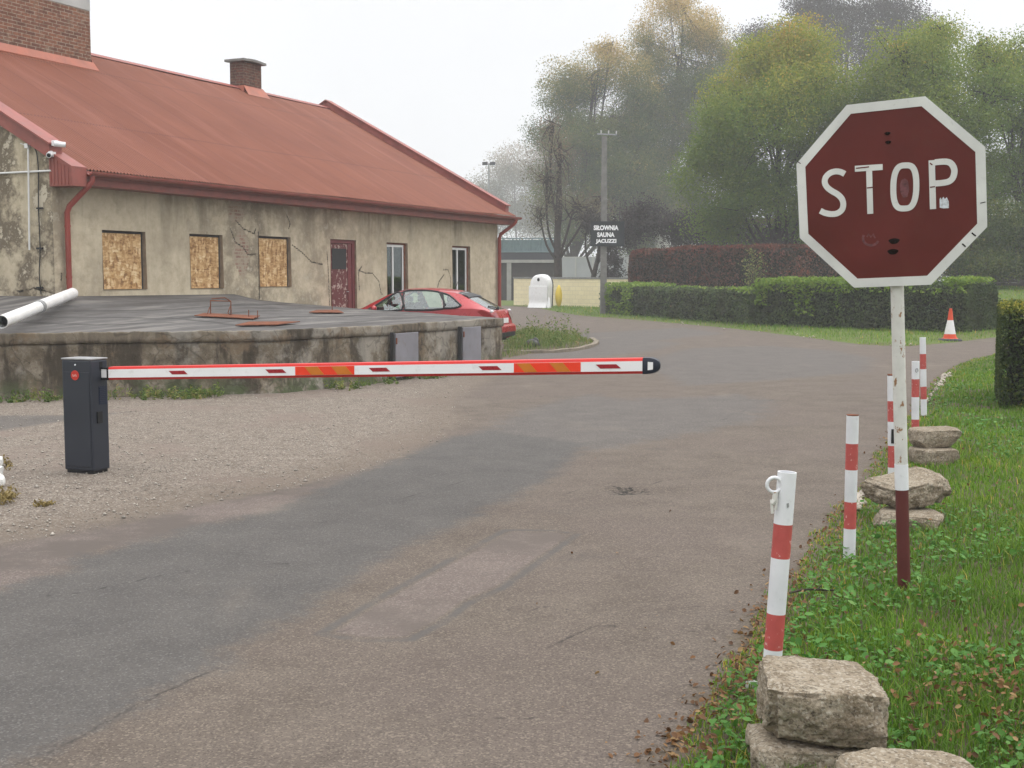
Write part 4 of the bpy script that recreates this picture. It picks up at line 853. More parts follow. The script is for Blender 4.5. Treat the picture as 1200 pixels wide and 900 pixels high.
def s2(zx, zy):  # point of the survey close-up -> sign plane
    r = ray(920 + zx / 3.6, 100 + zy / 3.6); t = ((c0 - CAM) @ SN) / (r @ SN); q = CAM + r * t - c0; return np.array([q @ SX, q @ SY])
def stroke(pts, w, mb, closed=False, lift=.003):
    p = np.array([s2(*q) for q in pts]); n = len(p)
    if closed: tg_ = np.roll(p, -1, 0) - np.roll(p, 1, 0)
    else: tg_ = np.gradient(p, axis=0)
    tg_ /= np.linalg.norm(tg_, axis=1)[:, None]; nn = np.c_[-tg_[:, 1], tg_[:, 0]] * w / 2
    L, R_ = p + nn, p - nn
    vs = [sp(*q, lift) for q in L] + [sp(*q, lift) for q in R_] + [sp(*q, 0) for q in L] + [sp(*q, 0) for q in R_]
    fs = []
    for i in range(n if closed else n - 1):
        k = (i + 1) % n; fs += [(i, k, n + k, n + i), (2 * n + i, 2 * n + k, k, i), (n + i, n + k, 3 * n + k, 3 * n + i)]
    if not closed: fs += [(0, n, 3 * n, 2 * n), (n - 1, 2 * n - 1, 4 * n - 1, 3 * n - 1)]
    mb.add(vs, fs)
sw = .030
def letter(name, fn): m = MB(); fn(m); part(name, m, 'reflector_white', board)
letter('letter', lambda m: stroke(smooth_line([(252, 374), (236, 366), (214, 363), (190, 370), (172, 388), (168, 410), (178, 430), (198, 446), (222, 460), (240, 479), (246, 502), (240, 525), (220, 540), (194, 543), (168, 538), (149, 529)], 5), sw, m))
letter('letter', lambda m: (stroke([(295, 352), (412, 344.5)], sw, m), stroke([(355, 361), (360, 542)], sw, m)))
ov = [(505.5 + 48.5 * math.copysign(abs(math.cos(a)) ** .62, math.cos(a)) - 1.5 * math.sin(a), 428.5 + 91 * math.copysign(abs(math.sin(a)) ** .86, math.sin(a)) - 4 * math.cos(a)) for a in np.linspace(0, 2 * math.pi, 64, endpoint=False)]
letter('letter', lambda m: stroke(ov, sw * .98, m, True))
letter('letter', lambda m: (stroke([(619, 316), (624.5, 522)], sw, m), stroke(smooth_line([(632, 325), (655, 322.5), (680, 322), (698, 328), (711, 345), (714.5, 366), (708, 390), (692, 405), (668, 411), (634, 414)], 5), sw, m)))
def patch(px, name, mat, lift=.0015):
    m = MB(); m.prism([tuple(s2(*q)) for q in px], lambda x, y, s: sp(x, y, lift * s)); return part(name, m, mat, board)
patch([(652, 480), (656, 473), (661, 481), (668, 470), (674, 480), (682, 472), (687, 482), (691, 490), (691, 518), (668, 519), (653, 516)], 'torn_sticker', 'sticker', .002)
m = MB(); stroke([(362 + 33 * math.cos(a), 645 + 30 * math.sin(a)) for a in np.linspace(.4, 3.6, 20)], .012, m, False, .0012); stroke([(345, 640), (352, 628), (362, 640), (372, 628), (380, 645)], .008, m, False, .0011); part('sticker_trace', m, 'ghost_sticker', board)
patch([(490, 400), (505, 392), (518, 402), (524, 440), (516, 470), (498, 474), (486, 450), (484, 420)], 'sticker_trace', 'ghost_sticker', .0012)
for zx, zy in ((432, 203), (435, 240), (460, 657), (455, 702)):
    cxy = s2(zx, zy); big = 1.45 if zy > 400 else .8
    m = MB(); m.prism([(cxy[0] + .017 * big * math.cos(a) * (1.1 + .15 * math.sin(3 * a)), cxy[1] + .010 * big * math.sin(a)) for a in np.linspace(0, 2 * math.pi, 14, endpoint=False)], lambda x, y, s: sp(x, y, .0018 * s)); bo = part('bolt', m, 'bolt_dark', board)
    m = MB(); m.prism([(cxy[0] + .009 * math.cos(a), cxy[1] + .009 * math.sin(a)) for a in np.linspace(0, 2 * math.pi, 6, endpoint=False)], lambda x, y, s: sp(x, y, .0019 + .007 * s)); part('bolt_head', m, 'bolt_dark', bo)
for a, b_ in (((788, 622), (805, 636)), ((748, 668), (762, 681)), ((54, 322), (66, 330)), ((824, 497), (846, 492))):
    m = MB(); stroke([a, b_], .007 if a[1] > 600 else .004, m, False, .0042); part('border_crack', m, 'bolt_dark', board)
for a, b_ in (((300, 350), (355, 344)), ((346, 433), (371, 430)), ((612, 328), (622, 336)), ((612, 430), (633, 427))): m = MB(); stroke([a, b_], .006, m, False, .0042); part('letter_crack', m, 'sign_red', board)
topP = P(1047.0, 150, SD + .06) - pb0; botP = np.array([0, 0, -.02]); nrmS = Vector(SN)
pl = Vector(topP) - Vector(botP); zs_ = [0, .001, .50, .501, 1.0]
def ppt(f): return Vector(botP) + pl * f
split = P(1058, 569, 6.42)[2]; fS = split / pl.z
m = MB(); ks = np.r_[np.linspace(0, fS, 5), np.linspace(fS + .0005, 1, 10)]; m.tube([ppt(k) for k in ks], .0335, 20)
for i in range(len(m.mi)):
    z = np.mean([m.v[k][2] for k in m.f[i]]); m.mi[i] = 1 if z < split else 0
post = part('post', m, ['rusty_white', 'post_maroon'], sign, autosmooth=.8)
m = MB(); m.tube([ppt(fS - .0), ppt(fS + .055)], .0352, 20); part('post_band', m, 'post_white', sign, autosmooth=.8)
for zz in (.28, -.28):
    q = cL + RS @ Vector((0, .03, zz)); m = MB(); m.box(q, (.12, .05, .03), 0, RS); part('clamp', m, 'galvanised', sign)

# ------------------------------------------------------------------ bollards
def bollard(base, top, fr, label, r=.0345, cut=True):
    """fr: fractions from the top where the colour changes; even bands white"""
    base = Vector(base); ax = Vector(top) - base; t = thing('bollard', label, 'bollard', base, 0, 'red and white bollards along the verge')
    m = MB(); ks = [0] + [1 - f for f in fr[::-1]] + [1.0]; n = 20; d = ax.normalized(); u1 = d.orthogonal().normalized(); v1_ = d.cross(u1)
    ring = lambda f, rr: [ax * f + (u1 * math.cos(k * 2 * math.pi / n) + v1_ * math.sin(k * 2 * math.pi / n)) * rr for k in range(n)]
    seq = []; 
    for i in range(len(ks) - 1): seq += [(ks[i], (len(ks) - 2 - i) % 2), (ks[i + 1], (len(ks) - 2 - i) % 2)]
    m.rings([ring(f, r) for f, _ in seq] + [ring(1.0, r - .006), ring(.93, r - .006)], True, (False, True))
    cnt = 0
    for i in range(len(seq) - 1):
        for k in range(n): m.mi[cnt] = seq[i][1]; cnt += 1
    o = part('pipe_post', m, ['post_white', 'post_red'], t, autosmooth=.7)
    return t, ax, r, d
def bb(px, py0, pyt, pxt, hgt=None):
    b = G(px, py0); tp = P(pxt, pyt, b[1]); return b, tp
b, tp = bb(902.5, 808, 553, 922.5); bt, ax, r_, d_ = bollard(b, tp, (.235, .39, .645, .81), 'nearest bollard, leaning, with a white ring hanging from its top', .038)
m = MB(); rp = ax * .945 + Vector((-.052, -.02, 0)); k = [(rp + Vector((.030 * math.cos(a), 0, .030 * math.sin(a)))) for a in np.linspace(0, 2 * math.pi, 18)]; m.tube(k, .0075, 8)
rg_ = part('ring', m, 'post_white', bt, autosmooth=.9)
m = MB(); m.tube([rp + Vector((.004, -.004, -.028)), rp + Vector((.001, -.006, -.06)), rp + Vector((-.01, -.006, -.075))], .011, 8); m.tube([rp + Vector((-.012, -.006, -.06)), rp + Vector((-.008, -.008, -.115))], .006, 6); m.tube([rp + Vector((.010, -.006, -.06)), rp + Vector((.004, -.006, -.10))], .006, 6); part('chain_link', m, 'rusty_white', rg_)
m = MB(); q = ax * .855 + Vector((.004, -.0365, 0)); m.add([q + Vector((-.005, 0, .008)), q + Vector((.004, 0, .011)), q + Vector((.005, 0, -.006)), q + Vector((-.003, 0, -.010))] + [q + Vector((a, -.0025, b_)) for a, b_ in ((-.005, .008), (.004, .011), (.005, -.006), (-.003, -.010))], [(3, 2, 1, 0), (4, 5, 6, 7), (0, 1, 5, 4), (1, 2, 6, 5), (2, 3, 7, 6), (3, 0, 4, 7)]); part('paint_chip', m, 'galvanised', bt)
b, tp = bb(995, 657, 487, 999.3); bt, ax, r_, d_ = bollard(b, tp, (.19, .37, .59, .775), 'second bollard from the camera, upright left of the sign post', .036)
m = MB(); m.lathe([(.034, -.004), (.036, .006)], ax, 16); part('rusty_rim', m, 'rust', bt)
b, tp = bb(1046.5, 574, 440, 1045.5); bt, ax, r_, d_ = bollard(b, tp, (.22, .40, .61, .80), 'bollard with a black reflector plate, touching the sign post in view', .0375)
m = MB(); q = ax * .475; m.box(q + Vector((-.006, -.0375, 0)), (.034, .008, .115)); part('reflector_plate', m, 'cabinet_black', bt, bevel=.004)
m = MB(); m.lathe([(.035, -.004), (.0375, .01)], ax, 16); part('rusty_rim', m, 'rust', bt)
b, tp = bb(1072.5, 526, 423.5, 1073); bt, ax, r_, d_ = bollard(b, tp, (.20, .405, .66, .86), 'bollard with a small worn emblem near its top', .037)
m = MB(); k = [ax * .9 + Vector((.012 * math.cos(a), -.0375, .02 * math.sin(a))) for a in np.linspace(-.6, 4.6, 12)]; m.tube(k, .004, 5); part('emblem', m, 'galvanised', bt)
b, tp = bb(1082.7, 491, 395.5, 1081.3); bt, ax, r_, d_ = bollard(b, tp, (.20, .385, .60, .755, .955), 'farthest bollard, standing clear with a dark foot', .036)
m = MB(); m.lathe([(.0375, 0), (.0372, .045)], (0, 0, 0), 18); part('dark_foot', m, 'rubber', bt)

# ------------------------------------------------------------------ lumps of broken concrete
def block(cpos, dim, rz, label, seed, rough=.035, tilt=(0, 0), taper=.0, pn=6):
    n = 52; g_ = np.linspace(-1, 1, n); A, B = np.meshgrid(g_, g_); A, B = A.ravel(), B.ravel(); one = np.ones_like(A); faces = [(one, A, B), (-one, B, A), (B, one, A), (A, -one, B), (A, B, one), (B, A, -one)]
    V = []; Q = []; i = np.arange(n * n).reshape(n, n); k = np.stack([i[:-1, :-1], i[:-1, 1:], i[1:, 1:], i[1:, :-1]], -1).reshape(-1, 4)
    for f, (a, b_, c) in enumerate(faces): V.append(np.c_[a, b_, c]); Q.append(k + f * n * n)
    V = np.concatenate(V); r = (np.abs(V) ** pn).sum(1) ** (-1 / pn); dirs_ = V * r[:, None]; S = dirs_ * np.array(dim) / 2
    nl = dirs_ / np.linalg.norm(dirs_, axis=1)[:, None]; sd = np.array([seed * 3.1, seed * 1.7, seed * 5.3])
    d = rough * vnoise(S + sd, 4.5, seed, 2) + rough * .55 * vnoise(S + sd, 14, seed + 1, 3) + rough * .22 * vnoise(S + sd, 45, seed + 2, 2)
    ed = (np.sort(np.abs(V), 1)[:, 1] > .80); d -= ed * rough * 1.2 * np.clip(vnoise(S + sd, 9, seed + 3, 2) + .15, 0, 1)
    rc = np.random.default_rng(seed)
    for _ in range(16):
        pn_ = rc.normal(0, 1, 3) * np.array([1, 1, .8]); pn_ /= np.linalg.norm(pn_); hs_ = (S @ pn_).max() * rc.uniform(.80, .95); ov_ = np.maximum(0, S @ pn_ - hs_); S = S - pn_ * ov_[:, None] * .9
    topk = np.where(V[:, 2] > .95, .35, 1.0); S = S + nl * (d * topk)[:, None]; S[:, 0] *= 1 - taper * (V[:, 2] < 0)
    S = S @ np.array(Matrix.Rotation(tilt[0], 3, 'X') @ Matrix.Rotation(tilt[1], 3, 'Y')).T; zmin = S[:, 2].min(); S[:, 2] -= zmin
    o = link('concrete_block', mesh_np('concrete_block', S, np.concatenate(Q)), 'rubble_concrete', None, False, tuple(cpos), rz); tag(o, label, 'concrete block', 'broken concrete blocks on the verge'); return o, S[:, 2].max()
d1 = 4.30
c = G(962, 930); xw = lambda px, Y: (px - 600) / F * Y
_, h1 = block((xw(962, 4.05), 4.05, -.03), (.42, .34, .165), -.15, 'rough concrete block underneath the big square one in front', 3, .02)
block((xw(964, 4.12), 4.08, h1 - .062), (.425, .37, .215), -.12, 'big square pale concrete block topmost of the nearest stack', 5, .034, (0, .015), 0, 10)
block((xw(1075, 3.72), 3.62, .02), (.42, .34, .19), .25, 'pale flat concrete block cut by the bottom of the photo', 8, .02, (.03, .05))
_, h2 = block((*G(1064, 622)[:2], .0), (.46, .40, .12), -.2, 'dark flat concrete slab under the tilted boulder by the sign post', 11, .02)
block((*(G(1062, 614)[:2]), h2 - .02), (.52, .44, .18), .35, 'rounded tilted concrete boulder behind the sign post', 14, .050, (.04, -.15), .05, 7)
_, h3 = block((*G(1095, 547)[:2], .0), (.42, .34, .16), -.05, 'lower grey concrete block of the far stack beside the bollard', 17, .016, pn=9)
block((*G(1094, 545)[:2], h3 - .01), (.42, .33, .16), .06, 'upper brown concrete block of the far stack beside the bollard', 20, .018, (.02, -.03), pn=8)
for px, py, s, lab in ((880, 806, .028, 'small white stone left of the nearest stack'),):
    o, _ = block((*G(px, py)[:2], .0), (s * 2, s * 1.4, s), .4, lab, 33, .006); o.data.materials.clear(); o.data.materials.append(M['stone_white']); o.name = 'white_stone'; tag(o, None, 'stone'); del o['group']
for k, (px, py, s) in enumerate(((-7, 548, .075), (-7, 560, .085), (-8, 571, .085), (-9, 580, .06))):
    w = G(px, py); o, _ = block((*w[:2], .0), (s * 1.9, s * 1.5, s * 1.2), .3 * k, ('farthest of the whitewashed stones at the left edge', 'second whitewashed stone at the left edge counting from the wall', 'third whitewashed stone at the left edge counting from the wall', 'nearest of the whitewashed stones at the left edge')[k], 40 + k, .014, pn=4)
    o.data.materials.clear(); o.data.materials.append(M['stone_white']); o.name = 'whitewashed_stone'; tag(o, None, 'stone', 'whitewashed stones at the left edge')
# kerb stones: round the island tip, and pale pieces along the verge and the far lawn
def kerbline(px, name, w, h, label, zoff=0):
    p = smooth_line([G(*q) for q in px], 4); m = MB(); d = np.gradient(p, axis=0); d /= np.linalg.norm(d, axis=1)[:, None]; nn = np.c_[-d[:, 1], d[:, 0], 0 * d[:, 0]]
    m.rings([[p[i] + nn[i] * a * w / 2 + np.array([0, 0, z * h + zoff + .01 * math.sin(i * 1.7)]) for a, z in ((-1, -.3), (-1, .9), (-.8, 1), (.8, 1), (1, .9), (1, -.3))] for i in range(len(p))]); tag(part(name, m, 'kerb_concrete'), kind='structure')
kerbline([(590, 413.5), (625, 414), (660, 412.5), (688, 408), (699, 402.5), (693, 398.5)], 'kerb', .13, .07, '')
b = []
for px0, py0, px1, py1, n in ((1000, 592, 1012, 580, 26), (1004, 600, 1010, 590, 12), (1079, 480, 1112, 440, 40), (1096, 455, 1110, 438, 20), (760, 376, 1020, 404, 9), (1040, 405, 1075, 404, 5), (930, 392, 970, 399, 6)):
    for _ in range(n): t_ = random.random(); b.append(G(lerp(px0, px1, t_) + random.gauss(0, 1.2), lerp(py0, py1, t_) + random.gauss(0, 1)))
b = np.array(b); b[:, 2] = .02; simple('pale_rubble', (.36, .32, .27), .9, 0, .3, 3, .1)
pebbles(b, np.clip(rng.gamma(2, .008, len(b)) + .012 + .0006 * b[:, 1], .01, .07), 'broken_kerb_rubble', 'pale_rubble', 'pale broken kerb rubble along the road edges')
# ------------------------------------------------------------------ small things further off
cb = G(1113, 399.5); t = thing('traffic_cone', 'orange and white traffic cone by the end of the low hedge', 'traffic cone', cb, .3)
ch_ = cb[1] * 38 / F; m = MB(); k = ch_ / .75
m.lathe([(.20 * k, .05 * k), (.19 * k, .06 * k), (.152 * k, .07 * k), (.128 * k, .16 * k)], n=28); m.lathe([(.128 * k, .16 * k), (.128 * k, .161 * k), (.066 * k, .48 * k)], n=28); m.lathe([(.066 * k, .48 * k), (.032 * k, .745 * k), (.024 * k, .75 * k)], n=28)
for i in range(len(m.mi)):
    z = np.mean([m.v[q][2] for q in m.f[i]]); m.mi[i] = 1 if .17 * k < z < .47 * k else 0
part('cone_body', m, ['cone_orange', 'plastic_white'], t, autosmooth=.6)
m = MB(); m.lathe([(.27 * k, 0), (.275 * k, .02 * k), (.25 * k, .045 * k), (.19 * k, .062 * k), (.17 * k, .063 * k)], n=8); part('base', m, 'rubber', t)
w = G(621.5, 410); m = MB(); m.ball((0, 0, .10), (.20, .14, .13), 14, 9); m.ball((.10, .02, .16), (.08, .07, .09), 10, 7); m.ball((-.26, .05, .05), (.12, .09, .06), 10, 7)
m.v = [tuple(np.array(q) * (1 + .18 * math.sin(9 * q[0] + 3 * q[2]) * math.cos(11 * q[1]))) for q in m.v]
o = part('rubbish_bag', m, 'bag_black', None, True); o.location = w; tag(o, 'black rubbish bag slumped in the grass of the island by the car', 'rubbish bag')
# concrete pole with the advert board
py_ = 57.0; pbs = P(707, 364, py_); pbs[2] = 0; t = thing('utility_pole', 'grey concrete utility pole carrying a dark advert board', 'utility pole', pbs)
hp = P(707, 160, py_)[2]; m = MB(); m.rings([[(a * r, b_ * r, z) for a, b_ in ((-1, -.8), (1, -.8), (1, .8), (-1, .8))] for z, r in ((-.2, .155), (hp * .5, .135), (hp, .115))]); part('pole_shaft', m, 'pole_concrete', t, bevel=.03)
m = MB(); m.box((.12, 0, hp + .10), (.95, .06, .06), .35); xa = part('crossarm', m, 'galvanised', t)
for k in (-.4, .1, .62): m = MB(); m.lathe([(.02, .0), (.035, .04), (.025, .08), (.038, .11), (.012, .14)], (.12 + k * .7, k * .25, hp + .131), 10); part('insulator', m, 'insulator', t)
a, b_ = P(694, 260, py_ - .2), P(727, 288, py_ - .2); bw, bh = b_[0] - a[0] + .25, a[2] - b_[2] + .05; bc = (a + b_) / 2 - pbs
m = MB(); m.box((bc[0] + .05, -.22, bc[2]), (bw, .03, bh)); sb = part('sign_board', m, 'sign_board', t); sb['label'] = 'dark advert board with white words'
pxm = py_ / F
for tx, xc, yc, wd, ht in (('SIŁOWNIA', 710.3, 266.9, 28.8, 5.7), ('SAUNA', 710.0, 275.0, 20.3, 5.6), ('JACUZZI', 710.2, 283.0, 24.0, 5.8)):
    q = P(xc, yc, py_ - .24) - pbs; textmesh(tx, wd * pxm, ht * pxm, 'letter_white', 'lettering', sb, lambda x, y, q=q: (q[0] + x, q[1] - .0, q[2] + y), .05)
for z in (.3, -.3): m = MB(); m.box((bc[0] - .1, -.19, bc[2] + z), (.5, .03, .05)); part('board_bracket', m, 'galvanised', t)
# cream block wall, the white tub and the yellow shell against it
wa, wb = G(602, 359.5), G(765, 361.5); wa = wa / wa[1] * 1.0 * 76; wa[2] = 0; wb = P(765, 361, 66.5); wb[2] = 0
d = wb - wa; L_ = np.linalg.norm(d); an = math.atan2(d[1], d[0]); hw = P(602, 326.5, wa[1])[2]; hw2 = P(762, 327.5, wb[1])[2]
t = thing('block_wall', 'long cream painted block wall with a grey coping behind the white tub', 'wall', wa, an)
m = MB(); m.add([(0, 0, -.1), (L_, 0, -.1), (L_, 0, hw2), (0, 0, hw), (0, .3, -.1), (L_, .3, -.1), (L_, .3, hw2), (0, .3, hw)], [(0, 1, 2, 3), (5, 4, 7, 6), (4, 0, 3, 7), (1, 5, 6, 2), (3, 2, 6, 7)]); part('wall_body', m, 'cream_brick', t)
m = MB(); m.add([(-.04, -.04, hw + .002), (L_ + .04, -.04, hw2 + .002), (L_ + .04, .34, hw2 + .002), (-.04, .34, hw + .002), (-.04, -.04, hw + .1), (L_ + .04, -.04, hw2 + .1), (L_ + .04, .34, hw2 + .1), (-.04, .34, hw + .1)], [(0, 3, 2, 1), (4, 5, 6, 7), (0, 1, 5, 4), (1, 2, 6, 5), (2, 3, 7, 6), (3, 0, 4, 7)]); part('coping', m, 'cap_stone', t)
tb = G(631, 362.3); tb = P(631, 361.5, 69.5); tb[2] = 0; Wt = 31.5 / F * 69.5; Ht = P(631, 321.5, 69.5)[2]
t = thing('moulded_tub', 'white moulded plastic tub stood on end against the cream wall', 'tub', tb, an + .12)
def tubprof(sc_, n=40):
    o = []
    for a in np.linspace(0, math.pi, n): o.append((Wt / 2 * sc_ * math.copysign(abs(math.cos(a)) ** .72, math.cos(a)), Ht - Wt * .48 + (Wt * .48) * sc_ * math.sin(a) ** .8))
    return [(Wt / 2 * sc_ * .93, .04)] + o + [(-Wt / 2 * sc_ * .93, .04)]
m = MB(); m.rings([[(x, y, z) for x, z in tubprof(s)] for s, y in ((1.0, .42), (1.02, .40), (1.0, .30), (.97, .12), (.90, .03), (.80, .0))]); sh = part('tub_shell', m, 'plastic_white', t, autosmooth=.7)
m = MB(); m.rings([[(x * Wt * .47, y, z) for x in np.linspace(-1, 1, 9)] for y, z in ((-.02, Ht * .66), (-.045, Ht * .65), (-.05, Ht * .40), (-.045, Ht * .28), (-.02, Ht * .20), (-.06, Ht * .12), (-.16, .03))], False, (False, False)); part('seat_moulding', m, 'plastic_white', t, autosmooth=.9)
m = MB(); m.tube([(-.0, .04, Ht * .845), (0, -.02, Ht * .845)], .10, 6); part('drain_hole', m, 'cabinet_black', t)
m = MB(); k = [(x * 1.015, .36, z) for x, z in tubprof(1.0)]; m.tube(k, .035, 6); part('rim', m, 'rubber', sh)
m = MB(); m.add([(Wt / 2 + .02, -.05, .0), (Wt / 2 + .32, -.05, .0), (Wt / 2 + .06, .1, .62), (Wt / 2 - .02, .1, .62), (Wt / 2 + .02, .0, .0), (Wt / 2 + .32, .0, .0), (Wt / 2 + .06, .15, .62), (Wt / 2 - .02, .15, .62)], [(0, 1, 2, 3), (7, 6, 5, 4), (0, 4, 5, 1), (1, 5, 6, 2), (2, 6, 7, 3), (3, 7, 4, 0)]); o = part('loose_panel', m, 'plastic_white', None); o.location = tb; o.rotation_euler = (0, 0, an); tag(o, 'small white panel leaning between the white tub and yellow shell', 'panel')
yb = P(655.5, 361, 69.2); yb[2] = 0; Hy = P(655, 334, 69.2)[2]; Wy = 9 / F * 69
m = MB(); m.rings([[(Wy * .5 * math.sin(f * math.pi) ** .6 * (math.cos(a)) - .04, -.22 * math.sin(f * math.pi) ** .7 * math.sin(a), .02 + Hy * f) for a in np.linspace(-.3, math.pi + .3, 12)] for f in np.linspace(.02, .985, 16)]); o = part('plastic_shell', m, 'plastic_yellow', None, True); o.location = yb; o.rotation_euler = (0, 0, an); tag(o, 'yellow curved plastic shell leaning against the cream wall', 'plastic shell')
# distant buildings and fences behind the trees
gA, gB = P(655, 325, 88), P(742, 325, 86); t = thing('panel_fence', 'tall pale grey panel fence behind the trees and cream wall', 'fence', (gA[0], gA[1], 0), math.atan2(gB[1] - gA[1], gB[0] - gA[0])); LG = gB[0] - gA[0]; hg = P(700, 302, 87)[2]
m = MB(); m.bx(0, LG + 3, -.05, .05, -.2, hg); part('fence_panel', m, 'grey_fence', t)
for k in range(5): m = MB(); m.bx(k * LG / 4 - .06, k * LG / 4 + .06, -.09, -.052, -.2, hg + .05); part('fence_post', m, 'cap_pale', t)
m = MB(); m.bx(0, LG + 3, -.07, .07, hg + .002, hg + .08); part('fence_rail', m, 'cap_pale', t)
Yt = 92; tA, tB = P(560, 325, Yt), P(654, 325, Yt); t = thing('terrace_building', 'dark low building with a teal railed terrace beyond the red roof', 'building', (tA[0], Yt, 0)); LT = tB[0] - tA[0]
zf = lambda y: P(600, y, Yt)[2]
m = MB(); m.bx(0, LT, 0, 6, -.2, zf(308)); part('lower_wall', m, 'dark_timber', t)
m = MB(); m.bx(-.2, LT + .1, -.35, 6, zf(308) + .002, zf(304.5)); part('terrace_slab', m, 'slab_concrete', t)
m = MB(); m.bx(-.1, LT, -.25, -.1, zf(304.5) + .002, zf(296)); part('parapet', m, 'rubber', t)
for px in (596.5,): c = P(px, 325, Yt)[0] - tA[0]; m = MB(); m.bx(c - .17, c + .17, -.3, -.02, -.2, zf(308)); part('pillar', m, 'slab_concrete', t)
m = MB()
for y in (279.5, 295): m.tube([(0, -.18, zf(y)), (LT, -.18, zf(y))], .05, 6)
for k in range(26): x = LT * k / 25; m.tube([(x, -.18, zf(296)), (x + (.45 if k % 3 == 0 else 0), -.18, zf(279.5))], .03, 5)
rl = part('railing', m, 'teal_paint', t)
m = MB(); m.add([(LT * .05, .05, zf(296)), (LT * .96, .05, zf(296)), (LT * .96, .05, zf(281)), (LT * .05, .05, zf(281))], [(0, 1, 2, 3)]); part('screen', m, 'teal_paint', t)
def far_block(pxa, pxb, ytop, Y, label, rows, cols, roof='red_trim'):
    a, b_ = P(pxa, 326, Y), P(pxb, 326, Y); Lb = b_[0] - a[0]; h = P(600, ytop, Y)[2]; t = thing('apartment_building', label, 'building', (a[0], Y, 0)); m = MB(); m.bx(0, Lb, 0, 9, -.2, h); part('wall', m, 'pale_plaster', t)
    m = MB(); m.bx(-.3, Lb + .3, -.3, 9.3, h + .002, h + .45); part('roof', m, roof, t)
    for i in range(rows):
        for j in range(cols):
            x = Lb * (j + .5) / cols; z = 1.6 + (h - 2.2) * (i + .35) / rows; m = MB(); m.bx(x - .55, x + .55, -.04, -.003, z, z + 1.35); wn = part('window', m, 'frame_white', t); m = MB(); m.bx(x - .47, x - .03, -.06, -.041, z + .08, z + 1.27); m.bx(x + .03, x + .47, -.06, -.041, z + .08, z + 1.27); part('pane', m, 'room_dark', wn)
far_block(775, 975, 262, 112, 'pale apartment block glimpsed between the trunks above the red hedge', 2, 6)
far_block(1172, 1225, 180, 110, 'pale blank building wall glimpsed through the leaves at the right edge', 0, 1, 'cap_pale')
ym = 120.0; mb_ = P(573, 326, ym); t = thing('floodlight_mast', 'thin mast with two floodlights fading into the fog', 'floodlight mast', (mb_[0], ym, 0)); hm = P(573, 192, ym)[2]
m = MB(); m.tube([(0, 0, -.1), (0, 0, hm)], [.13, .07], 8); m.box((0, 0, hm), (1.3, .08, .08)); part('mast_pole', m, 'galvanised', t)
for s in (-1, 1): m = MB(); m.box((s * .36, -.1, hm + .02), (.50, .22, .30)); part('floodlight', m, 'rubber', t)
# picket fence / bench line under the right-hand trees
fa = P(1118, 336, 60); t = thing('garden_fence', 'dark slatted garden fence in shade beyond the lawn', 'fence', (fa[0], 60, 1.0)); m = MB()
for k in range(8): m.bx(0, 8, -.02, .02, .15 + .16 * k, .30 + .16 * k)
part('slats', m, 'dark_timber', t)
for k in range(5): m = MB(); m.bx(k * 2 - .05, k * 2 + .05, .021, .1, 0, 1.5); part('fence_post', m, 'dark_timber', t)

